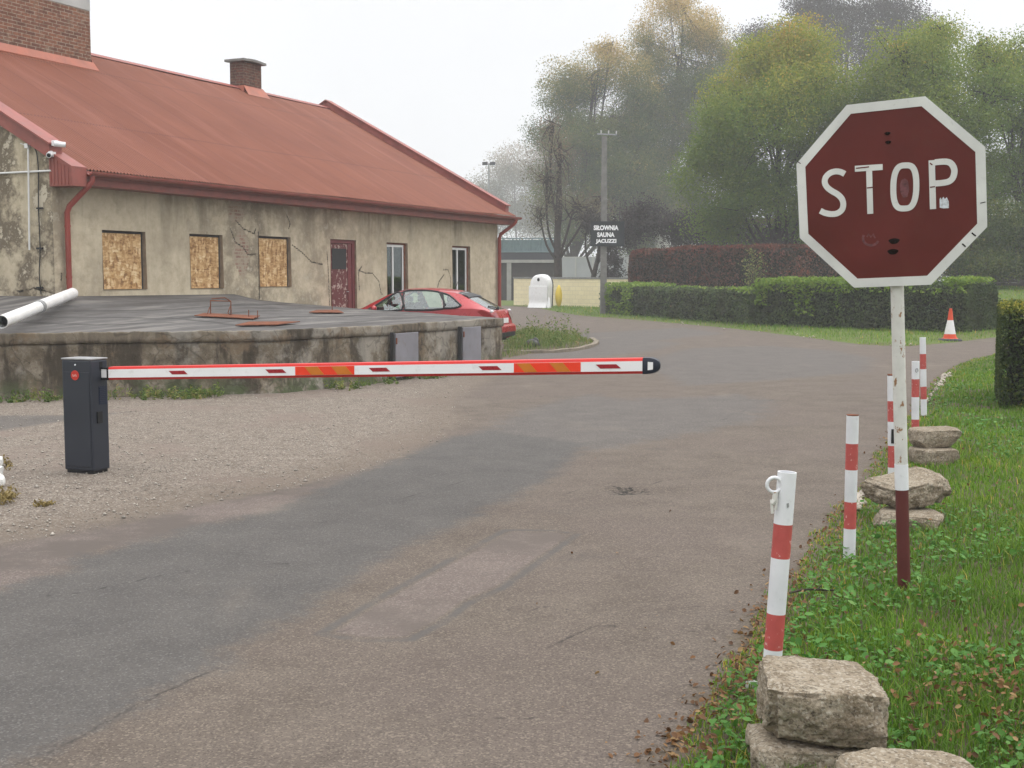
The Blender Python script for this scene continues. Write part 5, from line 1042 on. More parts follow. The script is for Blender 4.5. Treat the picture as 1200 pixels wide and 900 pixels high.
# ------------------------------------------------------------------ foliage
def leafcloud(cen, size, tint, name, mat, parent, up=.0, aspect=.6):
    n = len(cen); nm = rng.normal(0, 1, (n, 3)) + np.array([0, 0, up]); nm /= np.linalg.norm(nm, axis=1)[:, None]; r = rng.normal(0, 1, (n, 3)); a = np.cross(nm, r); a /= np.linalg.norm(a, axis=1)[:, None]; b_ = np.cross(nm, a); s = size[:, None]
    V = np.stack([cen - a * s, cen + b_ * s * aspect + nm * s * .15, cen + a * s, cen - b_ * s * aspect + nm * s * .15], 1).reshape(-1, 3); i = np.arange(n)[:, None] * 4
    return link(name, mesh_np(name, V, i + np.arange(4), None, None, {'tint': np.clip(tint, 0, 1)}), mat, parent)
def tree(name, label, px, Y, gz, lobes, tr, mat, leaf=.085, nleaf=45000, gold=(0, 1, 0.), trunk_py=None, sparse=1.0, twig=True, group='misty autumn trees beyond the hedges', spread=.5, per=42):
    b = P(px, 326, Y); base = np.array([b[0], Y, gz]); t = thing(name, label, 'tree', base, 0, group)
    L = []
    for (lx, ly, rx, ry, dy) in lobes:
        c = P(lx, ly, Y + dy) - base; k = (Y + dy) / F; L.append((c, np.array([rx * k, max(rx, ry) * k * .85, ry * k])))
    def lumps(c, r):
        k_ = rng.integers(6, 10); d_ = rng.normal(0, 1, (k_, 3)); d_ /= np.linalg.norm(d_, axis=1)[:, None]; return c + d_ * r * rng.uniform(.35, .85, (k_, 1)), rng.uniform(.36, .64, k_)
    area = np.array([l[1][0] * l[1][2] for l in L]); ncl = np.maximum(4, (nleaf / per * area / area.sum()).astype(int))
    C = []; tw = MB(); zs_ = [l[0][2] for l in L]; zt = max(zs_); z0 = min(l[0][2] - l[1][2] * .5 for l in L); fork = max(1.0, z0 * .85)
    tops = sum(l[0] for l in L) / len(L)
    spine = [np.array([0, 0, -.3]), np.array([.1, 0, fork * .5]), np.array([tops[0] * .18, tops[1] * .15, fork]), np.array([tops[0] * .5, tops[1] * .5, lerp(fork, zt, .45)]), np.array([tops[0] * .8, tops[1] * .8, lerp(fork, zt, .85)])]
    sp_ = smooth_line(spine, 4); n_ = len(sp_); m = MB(); m.tube(sp_, [tr * (1.25 if i == 0 else 1.0) * (1 - .85 * i / n_) + .02 for i in range(n_)], 9)
    for (c, r), nc_ in zip(L, ncl):
        j = min(n_ - 1, int(n_ * np.clip((c[2] * .55) / max(zt, .1), .3, .9))); s0 = sp_[j]; mid = lerp(s0, c, .5) + np.array([0, 0, -.12 * np.linalg.norm(c - s0)]) + rng.normal(0, .25, 3)
        lim = smooth_line([s0, mid, c, c + (c - mid) / np.linalg.norm(c - mid) * .3 * min(r)], 4); m.tube(lim, [tr * .27 * (1 - .9 * i / len(lim)) + .012 for i in range(len(lim))], 6)
        dv = rng.normal(0, 1, (nc_, 3)); dv /= np.linalg.norm(dv, axis=1)[:, None]; rad = rng.uniform(.30, 1.06, nc_) ** .55
        lc, lr = lumps(c, r); w_ = rng.choice(len(lr), nc_, p=lr ** 2 / (lr ** 2).sum()); q = lc[w_] + dv * r * (rad * lr[w_])[:, None]; C.append(q)
        if twig:
            for k in range(min(nc_, 34)): a = lim[rng.integers(len(lim) // 2, len(lim))]; e = q[k]; m.tube([a, lerp(a, e, .55) + rng.normal(0, .15, 3), e + (e - a) * .12], [.045, .03, .012], 4, False)
    trk = part('trunk', m, 'bark', t, autosmooth=1.0)
    C = np.concatenate(C); C = C[rng.uniform(0, 1, len(C)) < sparse]; n = len(C)
    cnt = rng.integers(int(per * .5), int(per * 1.5), n); idx = np.repeat(np.arange(n), cnt); sg = spread * rng.uniform(.6, 1.25, n)
    og = rng.normal(0, 1, (len(idx), 3)); og *= np.minimum(1, 1.7 / np.linalg.norm(og, axis=1))[:, None]
    pos = C[idx] + og * sg[idx][:, None] * np.array([1.15, 1.15, .7])
    zrel = (pos[:, 2] - z0) / max(.1, zt + 2 - z0); ct = (rng.normal(0, .10, n) + .16 * vnoise(C, .45, 71, 2))[idx]
    tint = .36 + ct + rng.normal(0, .055, len(idx)) + gold[2] * sm((zrel - gold[0]) / (gold[1] - gold[0]))
    leafcloud(pos, rng.uniform(.7, 1.35, len(idx)) * leaf, tint, 'crown', mat, t); return t
tree('autumn_tree', 'misty tree with golden top left of the utility pole', 668, 118, 0, [(700, 95, 52, 40, 0), (668, 110, 36, 34, 1), (745, 110, 28, 40, 1), (690, 165, 60, 45, -1), (745, 180, 36, 40, 0), (652, 200, 30, 32, 1), (690, 232, 52, 34, 0), (735, 240, 40, 34, 0), (640, 160, 20, 26, 2), (760, 140, 26, 36, 2), (715, 60, 20, 16, 1), (650, 245, 22, 20, 1), (712, 275, 30, 22, -1), (742, 272, 32, 24, 0), (682, 262, 34, 22, -1), (725, 210, 44, 40, -2), (715, 145, 40, 40, 0), (668, 150, 30, 34, 1), (700, 200, 40, 40, 1), (770, 250, 30, 34, 0), (665, 275, 22, 16, 0)], .5, 'crown_gold', .075, 215000, (.55, .95, .42), spread=.72, per=80)
tree('autumn_tree', 'tallest misty tree with golden top in the middle', 775, 124, 0, [(800, 22, 42, 36, 0), (760, 60, 26, 30, 1), (835, 50, 34, 36, 1), (795, 80, 56, 38, 0), (845, 100, 34, 34, 0), (790, 135, 56, 42, -1), (780, 195, 50, 42, 0), (830, 160, 40, 40, 1), (775, 250, 46, 34, 0), (825, 235, 44, 40, 1), (858, 70, 20, 30, 2), (740, 285, 26, 22, 0), (800, 285, 50, 24, -1), (850, 285, 44, 22, -1), (760, 215, 40, 40, -2), (745, 160, 34, 40, 0), (815, 110, 40, 40, -1), (770, 110, 34, 34, 0), (800, 240, 40, 36, -1)], .5, 'crown_gold', .075, 225000, (.62, .97, .46), spread=.72, per=80)
tree('broadleaf_tree', 'bright yellow green bushy tree left of the stop sign', 912, 64, 0, [(930, 70, 62, 38, 0), (868, 120, 50, 42, -1), (960, 105, 66, 46, -2), (905, 170, 62, 50, -2), (850, 190, 44, 44, -1), (968, 185, 58, 50, -1), (900, 235, 60, 42, -1), (855, 245, 36, 36, 0), (960, 250, 52, 42, 0), (845, 150, 34, 30, -1), (1000, 140, 46, 46, 0), (885, 75, 34, 28, 1)], .30, 'crown_green', .058, 190000, (.25, .95, .42))
tree('broadleaf_tree', 'green tree with an open feathery top behind the stop sign', 1085, 60, .9, [(1060, 75, 50, 40, 0), (1105, 95, 44, 40, -1), (1090, 140, 60, 46, -1), (1150, 120, 40, 44, 0), (1040, 120, 44, 44, 1), (1045, 190, 46, 50, 1), (1130, 190, 44, 44, 1), (1165, 85, 30, 34, 1), (1100, 45, 30, 22, 1), (1035, 250, 40, 40, 1), (1100, 250, 50, 40, 2)], .24, 'crown_green', .058, 130000, (.3, 1.0, .30), sparse=.92)
tree('broadleaf_tree', 'thin green tree with gaps at the right edge above the lawn', 1200, 62, 1.1, [(1185, 70, 30, 30, 0), (1205, 110, 34, 36, 0), (1180, 140, 30, 30, 1), (1225, 80, 36, 40, 0), (1215, 170, 34, 34, 1), (1150, 60, 22, 22, 0), (1240, 150, 40, 50, 0), (1190, 200, 34, 30, 0), (1160, 225, 30, 26, 1), (1215, 235, 34, 34, 0)], .22, 'crown_green', .058, 46000, (.5, 1.0, .2), sparse=.85)
tree('dark_tree', 'tall dark purplish tree rising behind the bright green one', 985, 140, 0, [(985, 20, 74, 30, 0), (915, 40, 40, 26, 0), (1045, 30, 50, 34, 0), (985, 70, 90, 40, 0), (935, 110, 60, 40, 1), (1040, 95, 50, 46, 1), (960, 5, 40, 18, 0), (1085, 55, 24, 26, 1)], .55, 'crown_dark', .095, 120000, (.6, 1, .15), spread=.8)
tree('bare_tree', 'half bare rusty twigged tree by the left trunk', 652, 76, 0, [(640, 215, 24, 30, 0), (655, 180, 22, 30, 0), (672, 245, 34, 24, -1), (632, 250, 18, 22, 0), (700, 235, 24, 20, 0), (648, 150, 18, 22, 1)], .30, 'crown_pale', .06, 5200, (.4, 1, .35), spread=.5, per=22)
tree('conifer', 'dark drooping evergreen around the pole under the advert board', 690, 72, 0, [(716, 285, 20, 22, 0), (722, 308, 16, 16, 0), (702, 262, 16, 22, 1), (735, 262, 18, 24, 1), (712, 320, 14, 12, 0), (688, 262, 12, 18, 0)], .24, 'crown_dark', .06, 7000, (.5, 1, .1), spread=.3)
tree('bare_tree', 'pale far tree almost lost in the fog by the mast', 606, 276, 0, [(600, 200, 30, 24, 0), (628, 215, 24, 28, 0), (585, 225, 24, 20, 0), (610, 245, 36, 24, 0), (640, 185, 18, 18, 0), (570, 240, 18, 18, 0), (560, 225, 14, 16, 0), (625, 255, 34, 26, 0), (590, 258, 30, 20, 0)], .3, 'crown_pale', .15, 60000, (.5, 1, .3), spread=1.6, per=40)
tree('shrub_mass', 'dark green shrub under the trees right of the stop sign', 1130, 56, .9, [(1110, 285, 34, 34, 0), (1150, 275, 36, 40, 1), (1195, 285, 36, 36, 0), (1170, 310, 40, 20, 0), (1230, 270, 40, 50, 0), (1120, 240, 26, 28, 2), (1065, 280, 34, 34, 2)], .12, 'crown_gold', .055, 52000, (.6, 1, .12), spread=.4)
tree('shrub_mass', 'dark shady undergrowth behind the red hedge beneath the trees', 860, 70, 0, [(790, 265, 44, 24, 0), (850, 270, 40, 22, 0), (905, 272, 44, 22, 0), (960, 270, 40, 26, 0), (1010, 275, 40, 24, 0), (750, 255, 26, 26, 1)], .14, 'crown_dark', .06, 42000, (.6, 1, .2), spread=.42)
tree('shrub_mass', 'dark distant scrub closing the view beyond the lawn and garden fence', 1120, 95, .9, [(1080, 305, 40, 26, 0), (1130, 308, 40, 24, 0), (1180, 305, 40, 26, 0), (1230, 300, 40, 30, 0), (1030, 308, 36, 22, 0)], .14, 'crown_gold', .07, 30000, (.6, 1, .05), spread=.5)
# hedges: a dark twiggy body under a skin of leaves
def hedge(path, hts, thick, name, label, mat, n, leaf, tint=(.45, .17), rnd=.18, shoots=None, group=None, top_tint=0.0, gz=0.0):
    path = np.asarray(path, float); base = path[len(path) // 2].copy(); base[2] = gz; t = thing(name, label, 'hedge', base, 0, group)
    p = smooth_line(path, 24); hh_ = np.interp(np.linspace(0, 1, len(p)), np.linspace(0, 1, len(hts)), hts); d = np.gradient(p, axis=0); d /= np.linalg.norm(d, axis=1)[:, None]; nn = np.c_[-d[:, 1], d[:, 0], 0 * d[:, 0]]
    nn = np.where(((nn @ np.array([0, 1, 0])) > 0)[:, None], nn, -nn)   # away from the road
    sec = [(0.0, 0.0), (-.03, .3), (-.05, .7), (0.0, .93), (.12, 1.0), (.5, 1.01), (.88, 1.0), (1.0, .93), (1.05, .6), (1.0, 0)]
    A = np.array([[p[i] - base + nn[i] * (a * thick) + np.array([0, 0, z * hh_[i] + gz]) for a, z in sec] for i in range(len(p))]); f = A.reshape(-1, 3)
    A2 = A - (A - A.mean(1, keepdims=True)) * .10; e0, e1 = A2[1].mean(0) - A2[0].mean(0), A2[-2].mean(0) - A2[-1].mean(0); A2[0] += e0 / np.linalg.norm(e0) * .14; A2[-1] += e1 / np.linalg.norm(e1) * .14; A2 = A2[(np.arange(len(A2)) == 0) | (np.arange(len(A2)) == len(A2) - 1) | ((np.arange(len(A2)) > len(A2) * .06) & (np.arange(len(A2)) < len(A2) * .94))]; m = MB(); m.rings([[tuple(q) for q in r] for r in A2], False, (False, False)); m.add([tuple(q) for q in A2[0]], [tuple(range(len(sec)))]); m.add([tuple(q) for q in A2[-1]], [tuple(range(len(sec)))[::-1]])
    part('branches', m, 'hedge_core', t)
    per = np.r_[0, np.cumsum(np.linalg.norm(np.diff(A.mean(0), axis=0), axis=1))]; per /= per[-1]
    ti = rng.uniform(0, len(p) - 1, n); ends = rng.uniform(0, 1, n); le = np.linalg.norm(np.diff(p, axis=0), axis=1).sum(); fe = min(.16, thick * 3.0 / (le * 2.2))
    ti = np.where(ends < fe, 0, np.where(ends < 2 * fe, len(p) - 1.001, ti)); i0 = ti.astype(int); fr_ = ti - i0; i1 = np.minimum(i0 + 1, len(p) - 1)
    tj = np.interp(rng.uniform(0, 1, n), per, np.arange(len(sec))); j0 = np.minimum(tj.astype(int), len(sec) - 2); fj = tj - j0
    q = lambda i: A[i, j0] * (1 - fj)[:, None] + A[i, j0 + 1] * fj[:, None]
    pos = q(i0) * (1 - fr_)[:, None] + q(i1) * fr_[:, None]; isend = ends < 2 * fe; cen = A.mean(1)[i0]; cen = cen.copy(); cen[:, 2] = np.where(isend, gz + rng.uniform(.0, .95, n) * hh_[i0], cen[:, 2]); pull = np.where(isend, rng.uniform(0, 1, n), 0)[:, None]; pos = pos + (cen - pos) * pull
    out = pos - cen; out /= np.linalg.norm(out, axis=1)[:, None]; lump = vnoise(pos, .9, 41, 3); pos = pos + out * (rnd * .55 * lump + rng.normal(0, .035, n) - .05)[:, None]; pos[:, 2] = np.maximum(pos[:, 2], gz + .03)
    ztop = sm((pos[:, 2] - gz) / hh_[i0] * 6 - 5.0); tn = tint[0] + tint[1] * rng.normal(0, 1, n) + .18 * vnoise(pos, 1.6, 51) + top_tint * ztop
    leafcloud(pos, rng.uniform(.7, 1.3, n) * leaf, tn, 'leaves', mat, t)
    if shoots:
        S = []
        for (f0, f1, zlo, zhi, k, side) in shoots:
            fi_ = rng.uniform(f0, f1, k) * (len(p) - 1.001); ii_ = fi_.astype(int); pf_ = p[ii_] + (p[ii_ + 1] - p[ii_]) * (fi_ - ii_)[:, None]; u_ = rng.uniform(-.1, .9, k) if side == 0 else rng.uniform(-.16, -.02, k)
            c = pf_ - base + nn[ii_] * (u_ * thick)[:, None]; c[:, 2] = gz + hh_[ii_] * rng.uniform(zlo, zhi, k) + (.10 * np.abs(vnoise(c, 1.4, 61)) if side == 0 else 0); S.append(c[vnoise(c, 1.1, 62) > -.25])
        S = np.concatenate(S); leafcloud(S, rng.uniform(.8, 1.4, len(S)) * leaf * 1.25, rng.beta(2, 2, len(S)), 'young_shoots', 'hedge_shoot', t, 1.2)
    return t
hL, hM, hR = G(704, 368.5), G(881, 383), G(1134, 392.5)
hedge([hL, lerp(hL, hM, .5), hM], [1.34, 1.31, 1.27], 1.5, 'clipped_hedge', 'low dark clipped hedge running from the utility pole, duller of the two', 'hedge_leaf', 46000, .05, (.48, .17), .14, [(.10, .30, .35, 1.0, 500, 1), (.08, .38, .99, 1.10, 900, 0), (.3, 1, .99, 1.03, 300, 0), (.14, .30, .05, .5, 160, 1), (.85, 1, .9, 1.05, 200, 0)], 'low clipped hedges along the far roadside')
hedge([hM + np.array([.1, -.15, 0]), lerp(hM, hR, .5), hR], [1.52, 1.54, 1.53], 1.7, 'clipped_hedge', 'low clipped hedge with bright green top shoots, ending behind the traffic cone', 'hedge_leaf', 46000, .045, (.45, .16), .14, [(0, 1, .97, 1.10, 4200, 0), (.02, .12, .5, 1.0, 260, 1), (.22, .34, .3, 1.0, 350, 1), (.44, .55, .4, 1.0, 250, 1), (0, 1, .80, 1.0, 500, 1)], 'low clipped hedges along the far roadside')
hedge([P(737, 326, 63.5), P(850, 326, 60), P(1000, 326, 57), P(1085, 326, 55.5)] * np.array([1, 1, 0]), [3.05, 3.25, 3.2, 3.1, 2.9], 1.8, 'red_hedge', 'tall rounded hedge of dark red leaves behind the low hedge', 'hedge_red', 62000, .065, (.45, .2), .3, None, None, .22)
n1, n2 = np.array([6.18, 15.6, 0]), np.array([13.4, 13.0, 0])
hedge([n1, lerp(n1, n2, .5), n2], [1.36, 1.40, 1.42], 2.0, 'clipped_hedge', 'near clipped hedge with yellowish top tinted as if sunlit at the right edge', 'hedge_near', 88000, .026, (.36, .15), .10, None, None, .34)  # top leaves tinted yellower, with their sunlit look put into the colour
# slender bare sapling before the red hedge, and yellow sapling
for px, Y, lab, mat in ((938, 54, 'thin reddish sapling in front of the red hedge, nearer the stop sign', 'hedge_red'), (883, 55, 'pale yellowing sapling in front of the red hedge', 'weed')):
    b = P(px, 326, Y); t = thing('sapling', lab, 'sapling', (b[0], Y, 0)); m = MB(); tips = []
    for k in range(16):
        a = random.uniform(0, 6.3); r = random.uniform(.1, .75); e = Vector((r * math.cos(a), r * .6 * math.sin(a), random.uniform(1.7, 3.0))); m.tube([(0, 0, .1), (e.x * .35, e.y * .3, e.z * .5), e], [.03, .02, .008], 5); tips += [tuple(e), tuple(e * .85), tuple(e * .7)]
    part('stems', m, 'bark', t); tp = np.array(tips)[rng.integers(0, len(tips), 520)] + rng.normal(0, .16, (520, 3)); leafcloud(tp, rng.uniform(.03, .06, 520), rng.uniform(.4, 1, 520), 'leaves', mat, t)
# weeds: tall ones on the island, low ones at the foot of the platform and round the stones
def weedpatch(name, label, items, mat='weed'):
    C = []; T_ = []; m = MB()
    for (w, h, n, sp_) in items:
        for k in range(n):
            e = np.asarray(w) + np.array([random.gauss(0, sp_), random.gauss(0, sp_), 0]); hh_ = h * random.uniform(.6, 1.1); tp = e + np.array([random.gauss(0, .12 * h), random.gauss(0, .12 * h), hh_])
            c = e + (tp - e) * rng.uniform(.1, 1, (12, 1)) + rng.normal(0, .05 * h + .012, (12, 3)); C.append(c); T_.append(np.full(12, random.betavariate(2, 2)))
    C = np.concatenate(C); C[:, 2] = np.maximum(C[:, 2], .01); T_ = np.concatenate(T_); s = np.interp(np.linalg.norm(C[:, :2], axis=1), [8, 30], [.020, .040])
    o = leafcloud(C, s * rng.uniform(.7, 1.3, len(C)), T_ + rng.normal(0, .1, len(C)), name, mat, None, .3, .32); return tag(o, label, None, None, 'stuff')
it = [(G(x, y) + np.array([0, 0, .05]), h, n, s) for x, y, h, n, s in ((655, 402, .80, 16, .16), (624, 402, .60, 14, .12), (640, 404, .45, 16, .3), (610, 400, .38, 16, .25), (663, 402, .5, 10, .2), (648, 408, .25, 22, .4), (600, 404, .35, 12, .2), (632, 396, .4, 14, .5), (665, 398, .30, 14, .3))]
weedpatch('tall_weeds', 'tall green and yellowing weeds on the island beside the car', it)
it = []
for k in range(58):
    x = random.choice([random.uniform(370, 520), random.uniform(0, 110), random.uniform(110, 370), random.uniform(200, 240)]); fy = np.interp(x, [0, 170, 330, 440, 588], [469.2, 465.6, 461.8, 450.5, 430.5]); it.append((G(x, fy + random.uniform(0, 3)), random.uniform(.05, .20), random.randint(2, 7), .09))
weedpatch('wall_foot_weeds', 'low weeds sprouting along the foot of the platform', it, 'weed')
it = [(G(x, y), h, n, s) for x, y, h, n, s in ((5, 546, .07, 8, .05), (3, 584, .08, 14, .06), (-2, 590, .07, 12, .08), (52, 593, .012, 8, .05), (0, 552, .06, 6, .05))]
weedpatch('dry_grass_tufts', 'dry brown grass tufts around the whitewashed stones', it, 'straw')
# a fallen twig in the verge
m = MB(); a, b_ = G(925, 706), G(978, 704); m.tube(smooth_line([a + np.array([0, 0, .05]), lerp(a, b_, .4) + np.array([0, .02, .06]), b_ + np.array([0, 0, .055])], 4), .006, 6); m.tube([lerp(a, b_, .6) + np.array([0, 0, .06]), lerp(a, b_, .75) + np.array([0, .05, .07])], .004, 5)
o = part('twig', m, 'bark', None); tag(o, 'bare fallen twig lying in the verge behind the nearest bollard', 'twig')
# ------------------------------------------------------------------ red hatchback
CARW = h2w(7.85, 4.30); car_rz = math.atan2(-NRM[1], -NRM[0]) + math.radians(9)
car = thing('parked_car', 'red hatchback parked nose to the house behind the platform', 'car', CARW, car_rz)
LEN = 4.26; car.scale = (.98, .95, 1.0)
X = np.array([0, .05, .16, .30, .42, .60, .80, .95, 1.15, 1.5, 1.9, 2.3, 2.6, 2.8, 3.0, 3.2, 3.38, 3.5, 3.75, 4.0, 4.15, 4.23, 4.26])
ztop = np.interp(X, [0, .05, .16, .30, .42, .95, 1.15, 1.6, 1.95, 2.35, 2.7, 3.4, 3.5, 3.75, 4.0, 4.15, 4.26], [.58, .76, .93, 1.0, 1.06, 1.35, 1.40, 1.452, 1.458, 1.44, 1.37, .985, .955, .90, .81, .70, .50])
belt = np.interp(X, [0, .05, .16, .30, .6, 1.2, 2.2, 3.3, 3.5, 4.0, 4.15, 4.26], [.50, .72, .90, .96, .985, .965, .93, .895, .88, .74, .64, .46])
belt = np.minimum(belt, ztop - .012)
hw_ = np.interp(X, [0, .05, .16, .4, .8, 2.0, 3.2, 3.7, 4.0, 4.15, 4.26], [.62, .72, .79, .85, .875, .885, .87, .83, .74, .64, .48])
zbot = np.interp(X, [0, .1, .4, 3.8, 4.1, 4.26], [.34, .27, .22, .22, .24, .34])
roofw = np.interp(X, [0, .16, .42, .95, 1.6, 2.4, 2.8, 3.4, 3.6, 4.26], [.9, .86, .74, .655, .65, .645, .66, .80, .92, .9])  # share of hw at the roof edge
def fine(a, n=150): return np.interp(np.linspace(0, LEN, n), X, a)
xf = np.linspace(0, LEN, 150); zt_, zb_, be, hw2 = fine(ztop), fine(zbot), fine(belt), fine(hw_); rw = fine(roofw) * hw2
ze = be + (zt_ - be) * .90
def gside(x, t_):   # greenhouse side surface, t 0 belt .. 1 roof edge (left side, +y)
    t_ = min(.995, max(.01, t_))
    b_, z1_, w0_, w1_ = (np.interp(x, xf, a) for a in (be, ze, hw2 - .02, rw))
    return np.array([x, w0_ + (w1_ - w0_) * t_ ** 1.25, b_ + (z1_ - b_) * t_])
def gtop(x, v):     # top strip between the roof edges, v -1..1
    w1_, z1_, zt1 = (np.interp(x, xf, a) for a in (rw, ze, zt_))
    return np.array([x, w1_ * v, z1_ + (zt1 - z1_) * (1 - abs(v) ** 2.2)])
# lower body with wheel arches cut in
WX = (.80, 3.40); WR = .312
def body_side(s):
    V = []; n = 12
    for i, x in enumerate(xf):
        for k in range(n):
            f = k / (n - 1); z = lerp(zb_[i], be[i], f); bul = .018 * math.sin(f * math.pi) + (.012 if .62 < f < .72 else 0) - (.05 * max(0, .25 - f) / .25); V.append((x, s * (hw2[i] - .02 + bul + (.0)), z))
    Q = []
    for i in range(len(xf) - 1):
        for k in range(n - 1):
            c = np.mean([V[a] for a in (i * n + k, (i + 1) * n + k, (i + 1) * n + k + 1, i * n + k + 1)], 0)
            if any((c[0] - wx) ** 2 + (c[2] - WR) ** 2 < .345 ** 2 for wx in WX): continue
            q = (i * n + k, (i + 1) * n + k, (i + 1) * n + k + 1, i * n + k + 1); Q.append(q if s < 0 else q[::-1])
    return V, Q
m = MB(); 
for s in (1, -1): m.add(*body_side(s))
i0 = [tuple((0.0, y, z)) for y, z in ((-.60, .34), (.60, .34), (.60, .50), (-.60, .50))]
for z0_, z1_, a in ((.34, .5, 0),): m.add(i0, [(0, 1, 2, 3)])
def inpoly2(x, z, pl): return bool(inside(np.array([[x, z]]), np.array(pl))[0])
SIDEW = [[(3.33, .10), (2.86, .72), (2.60, .93), (2.47, .97), (2.33, .06), (3.2, .05)], [(2.23, .06), (2.34, .97), (1.95, .985), (1.55, .95), (1.42, .80), (1.30, .06)], [(1.25, .08), (1.36, .80), (1.46, .91), (1.2, .80), (.92, .38), (.88, .26), (.98, .12)]]
NT_, NX_ = 22, 150
for s in (1, -1):
    V = [tuple(gside(x, k / (NT_ - 1)) * np.array([1, s, 1])) for x in xf for k in range(NT_)]; Q = []
    for i in range(NX_ - 1):
        for k in range(NT_ - 1):
            xc, tc = (xf[i] + xf[i + 1]) / 2, (k + .5) / (NT_ - 1)
            if any(inpoly2(xc, tc, p) for p in SIDEW): continue
            q = (i * NT_ + k, (i + 1) * NT_ + k, (i + 1) * NT_ + k + 1, i * NT_ + k + 1); Q.append(q if s < 0 else q[::-1])
    m.add(V, Q)
NV = 25; vs_ = np.linspace(-1, 1, NV); V = [tuple(gtop(x, v)) for x in xf for v in vs_]; Q = []
RW = lambda x, v: .20 + .06 * v * v < x < .93 and abs(v) < .90 - .02 / max(.1, x); WS = lambda x, v: 2.66 < x < 3.40 and abs(v) < .92
for i in range(NX_ - 1):
    for k in range(NV - 1):
        xc, vc = (xf[i] + xf[i + 1]) / 2, (vs_[k] + vs_[k + 1]) / 2
        if WS(xc, vc) or RW(xc, vc): continue
        Q.append((i * NV + k, i * NV + k + 1, (i + 1) * NV + k + 1, (i + 1) * NV + k))
m.add(V, Q)
# tail and nose caps
for e, i in ((0, 0), (LEN, len(xf) - 1)): m.add([(e, -hw2[i] + .02, zb_[i]), (e, hw2[i] - .02, zb_[i]), (e, hw2[i] - .02, be[i]), (e, rw[i], ze[i]), (e, 0, zt_[i]), (e, -rw[i], ze[i]), (e, -hw2[i] + .02, be[i])], [tuple(range(7))])
body = part('body', m, 'car_red', car, autosmooth=.7)
def glassside(pl, s, off=.016):
    c = np.mean(pl, 0); big = [(c[0] + (x - c[0]) * 1.02, c[1] + (t_ - c[1]) * 1.02) for x, t_ in pl]
    return [tuple((gside(x, t_) + np.array([0, off, 0])) * np.array([1, s, 1])) for x, t_ in big]
for s in (1, -1):
    for nm, pl in zip(('front_side_window', 'rear_side_window', 'quarter_window'), SIDEW):
        pl2 = smooth_line(pl + [pl[0]], 3)[:-1]; m = MB(); v = glassside(pl2, s); m.add(v + [tuple(np.mean(v, 0))], [(i, (i + 1) % len(v), len(v)) for i in range(len(v))]); w = part(nm, m, 'car_glass', car)
        m = MB(); m.tube(v + [v[0]], .024, 6, False); part('window_trim', m, 'car_black', w)
    m = MB(); m.add([tuple((gside(x, t_) + np.array([0, .006, 0])) * np.array([1, s, 1])) for x, t_ in ((2.335, .04), (2.23, .04), (2.335, .98), (2.46, .98))], [(0, 1, 2, 3)]); part('door_pillar', m, 'car_black', car)
def topglass(x0_, x1_, vm, name, mat, nx=12):
    m = MB(); v_ = np.linspace(-vm, vm, 13); xs_ = np.linspace(x0_, x1_, nx); m.add([tuple(gtop(x, v) + np.array([0, 0, .005])) for x in xs_ for v in v_], [(i * 13 + k, i * 13 + k + 1, (i + 1) * 13 + k + 1, (i + 1) * 13 + k) for i in range(nx - 1) for k in range(12)]); return part(name, m, mat, car, True)
topglass(2.64, 3.42, .94, 'windscreen', 'car_glass'); rgw = topglass(.19, .95, .90, 'rear_window', 'rear_glass')
m = MB(); m.rings([[tuple(gtop(x, v) + np.array([0, 0, dz])) for x, dz in ((1.02, .004), (.80, .035), (.74, .02), (.80, -.005))] for v in np.linspace(-.93, .93, 15)]); part('spoiler', m, 'car_black', car, autosmooth=.8)
m = MB(); a = Vector(gtop(.20, .0)) + Vector((0, 0, .03)); m.tube([a, Vector(gtop(.26, .15)) + Vector((0, 0, .03)), Vector(gtop(.33, .55)) + Vector((0, 0, .02))], .014, 6); m.ball(a, .04, 8, 6); part('rear_wiper', m, 'car_black', rgw)
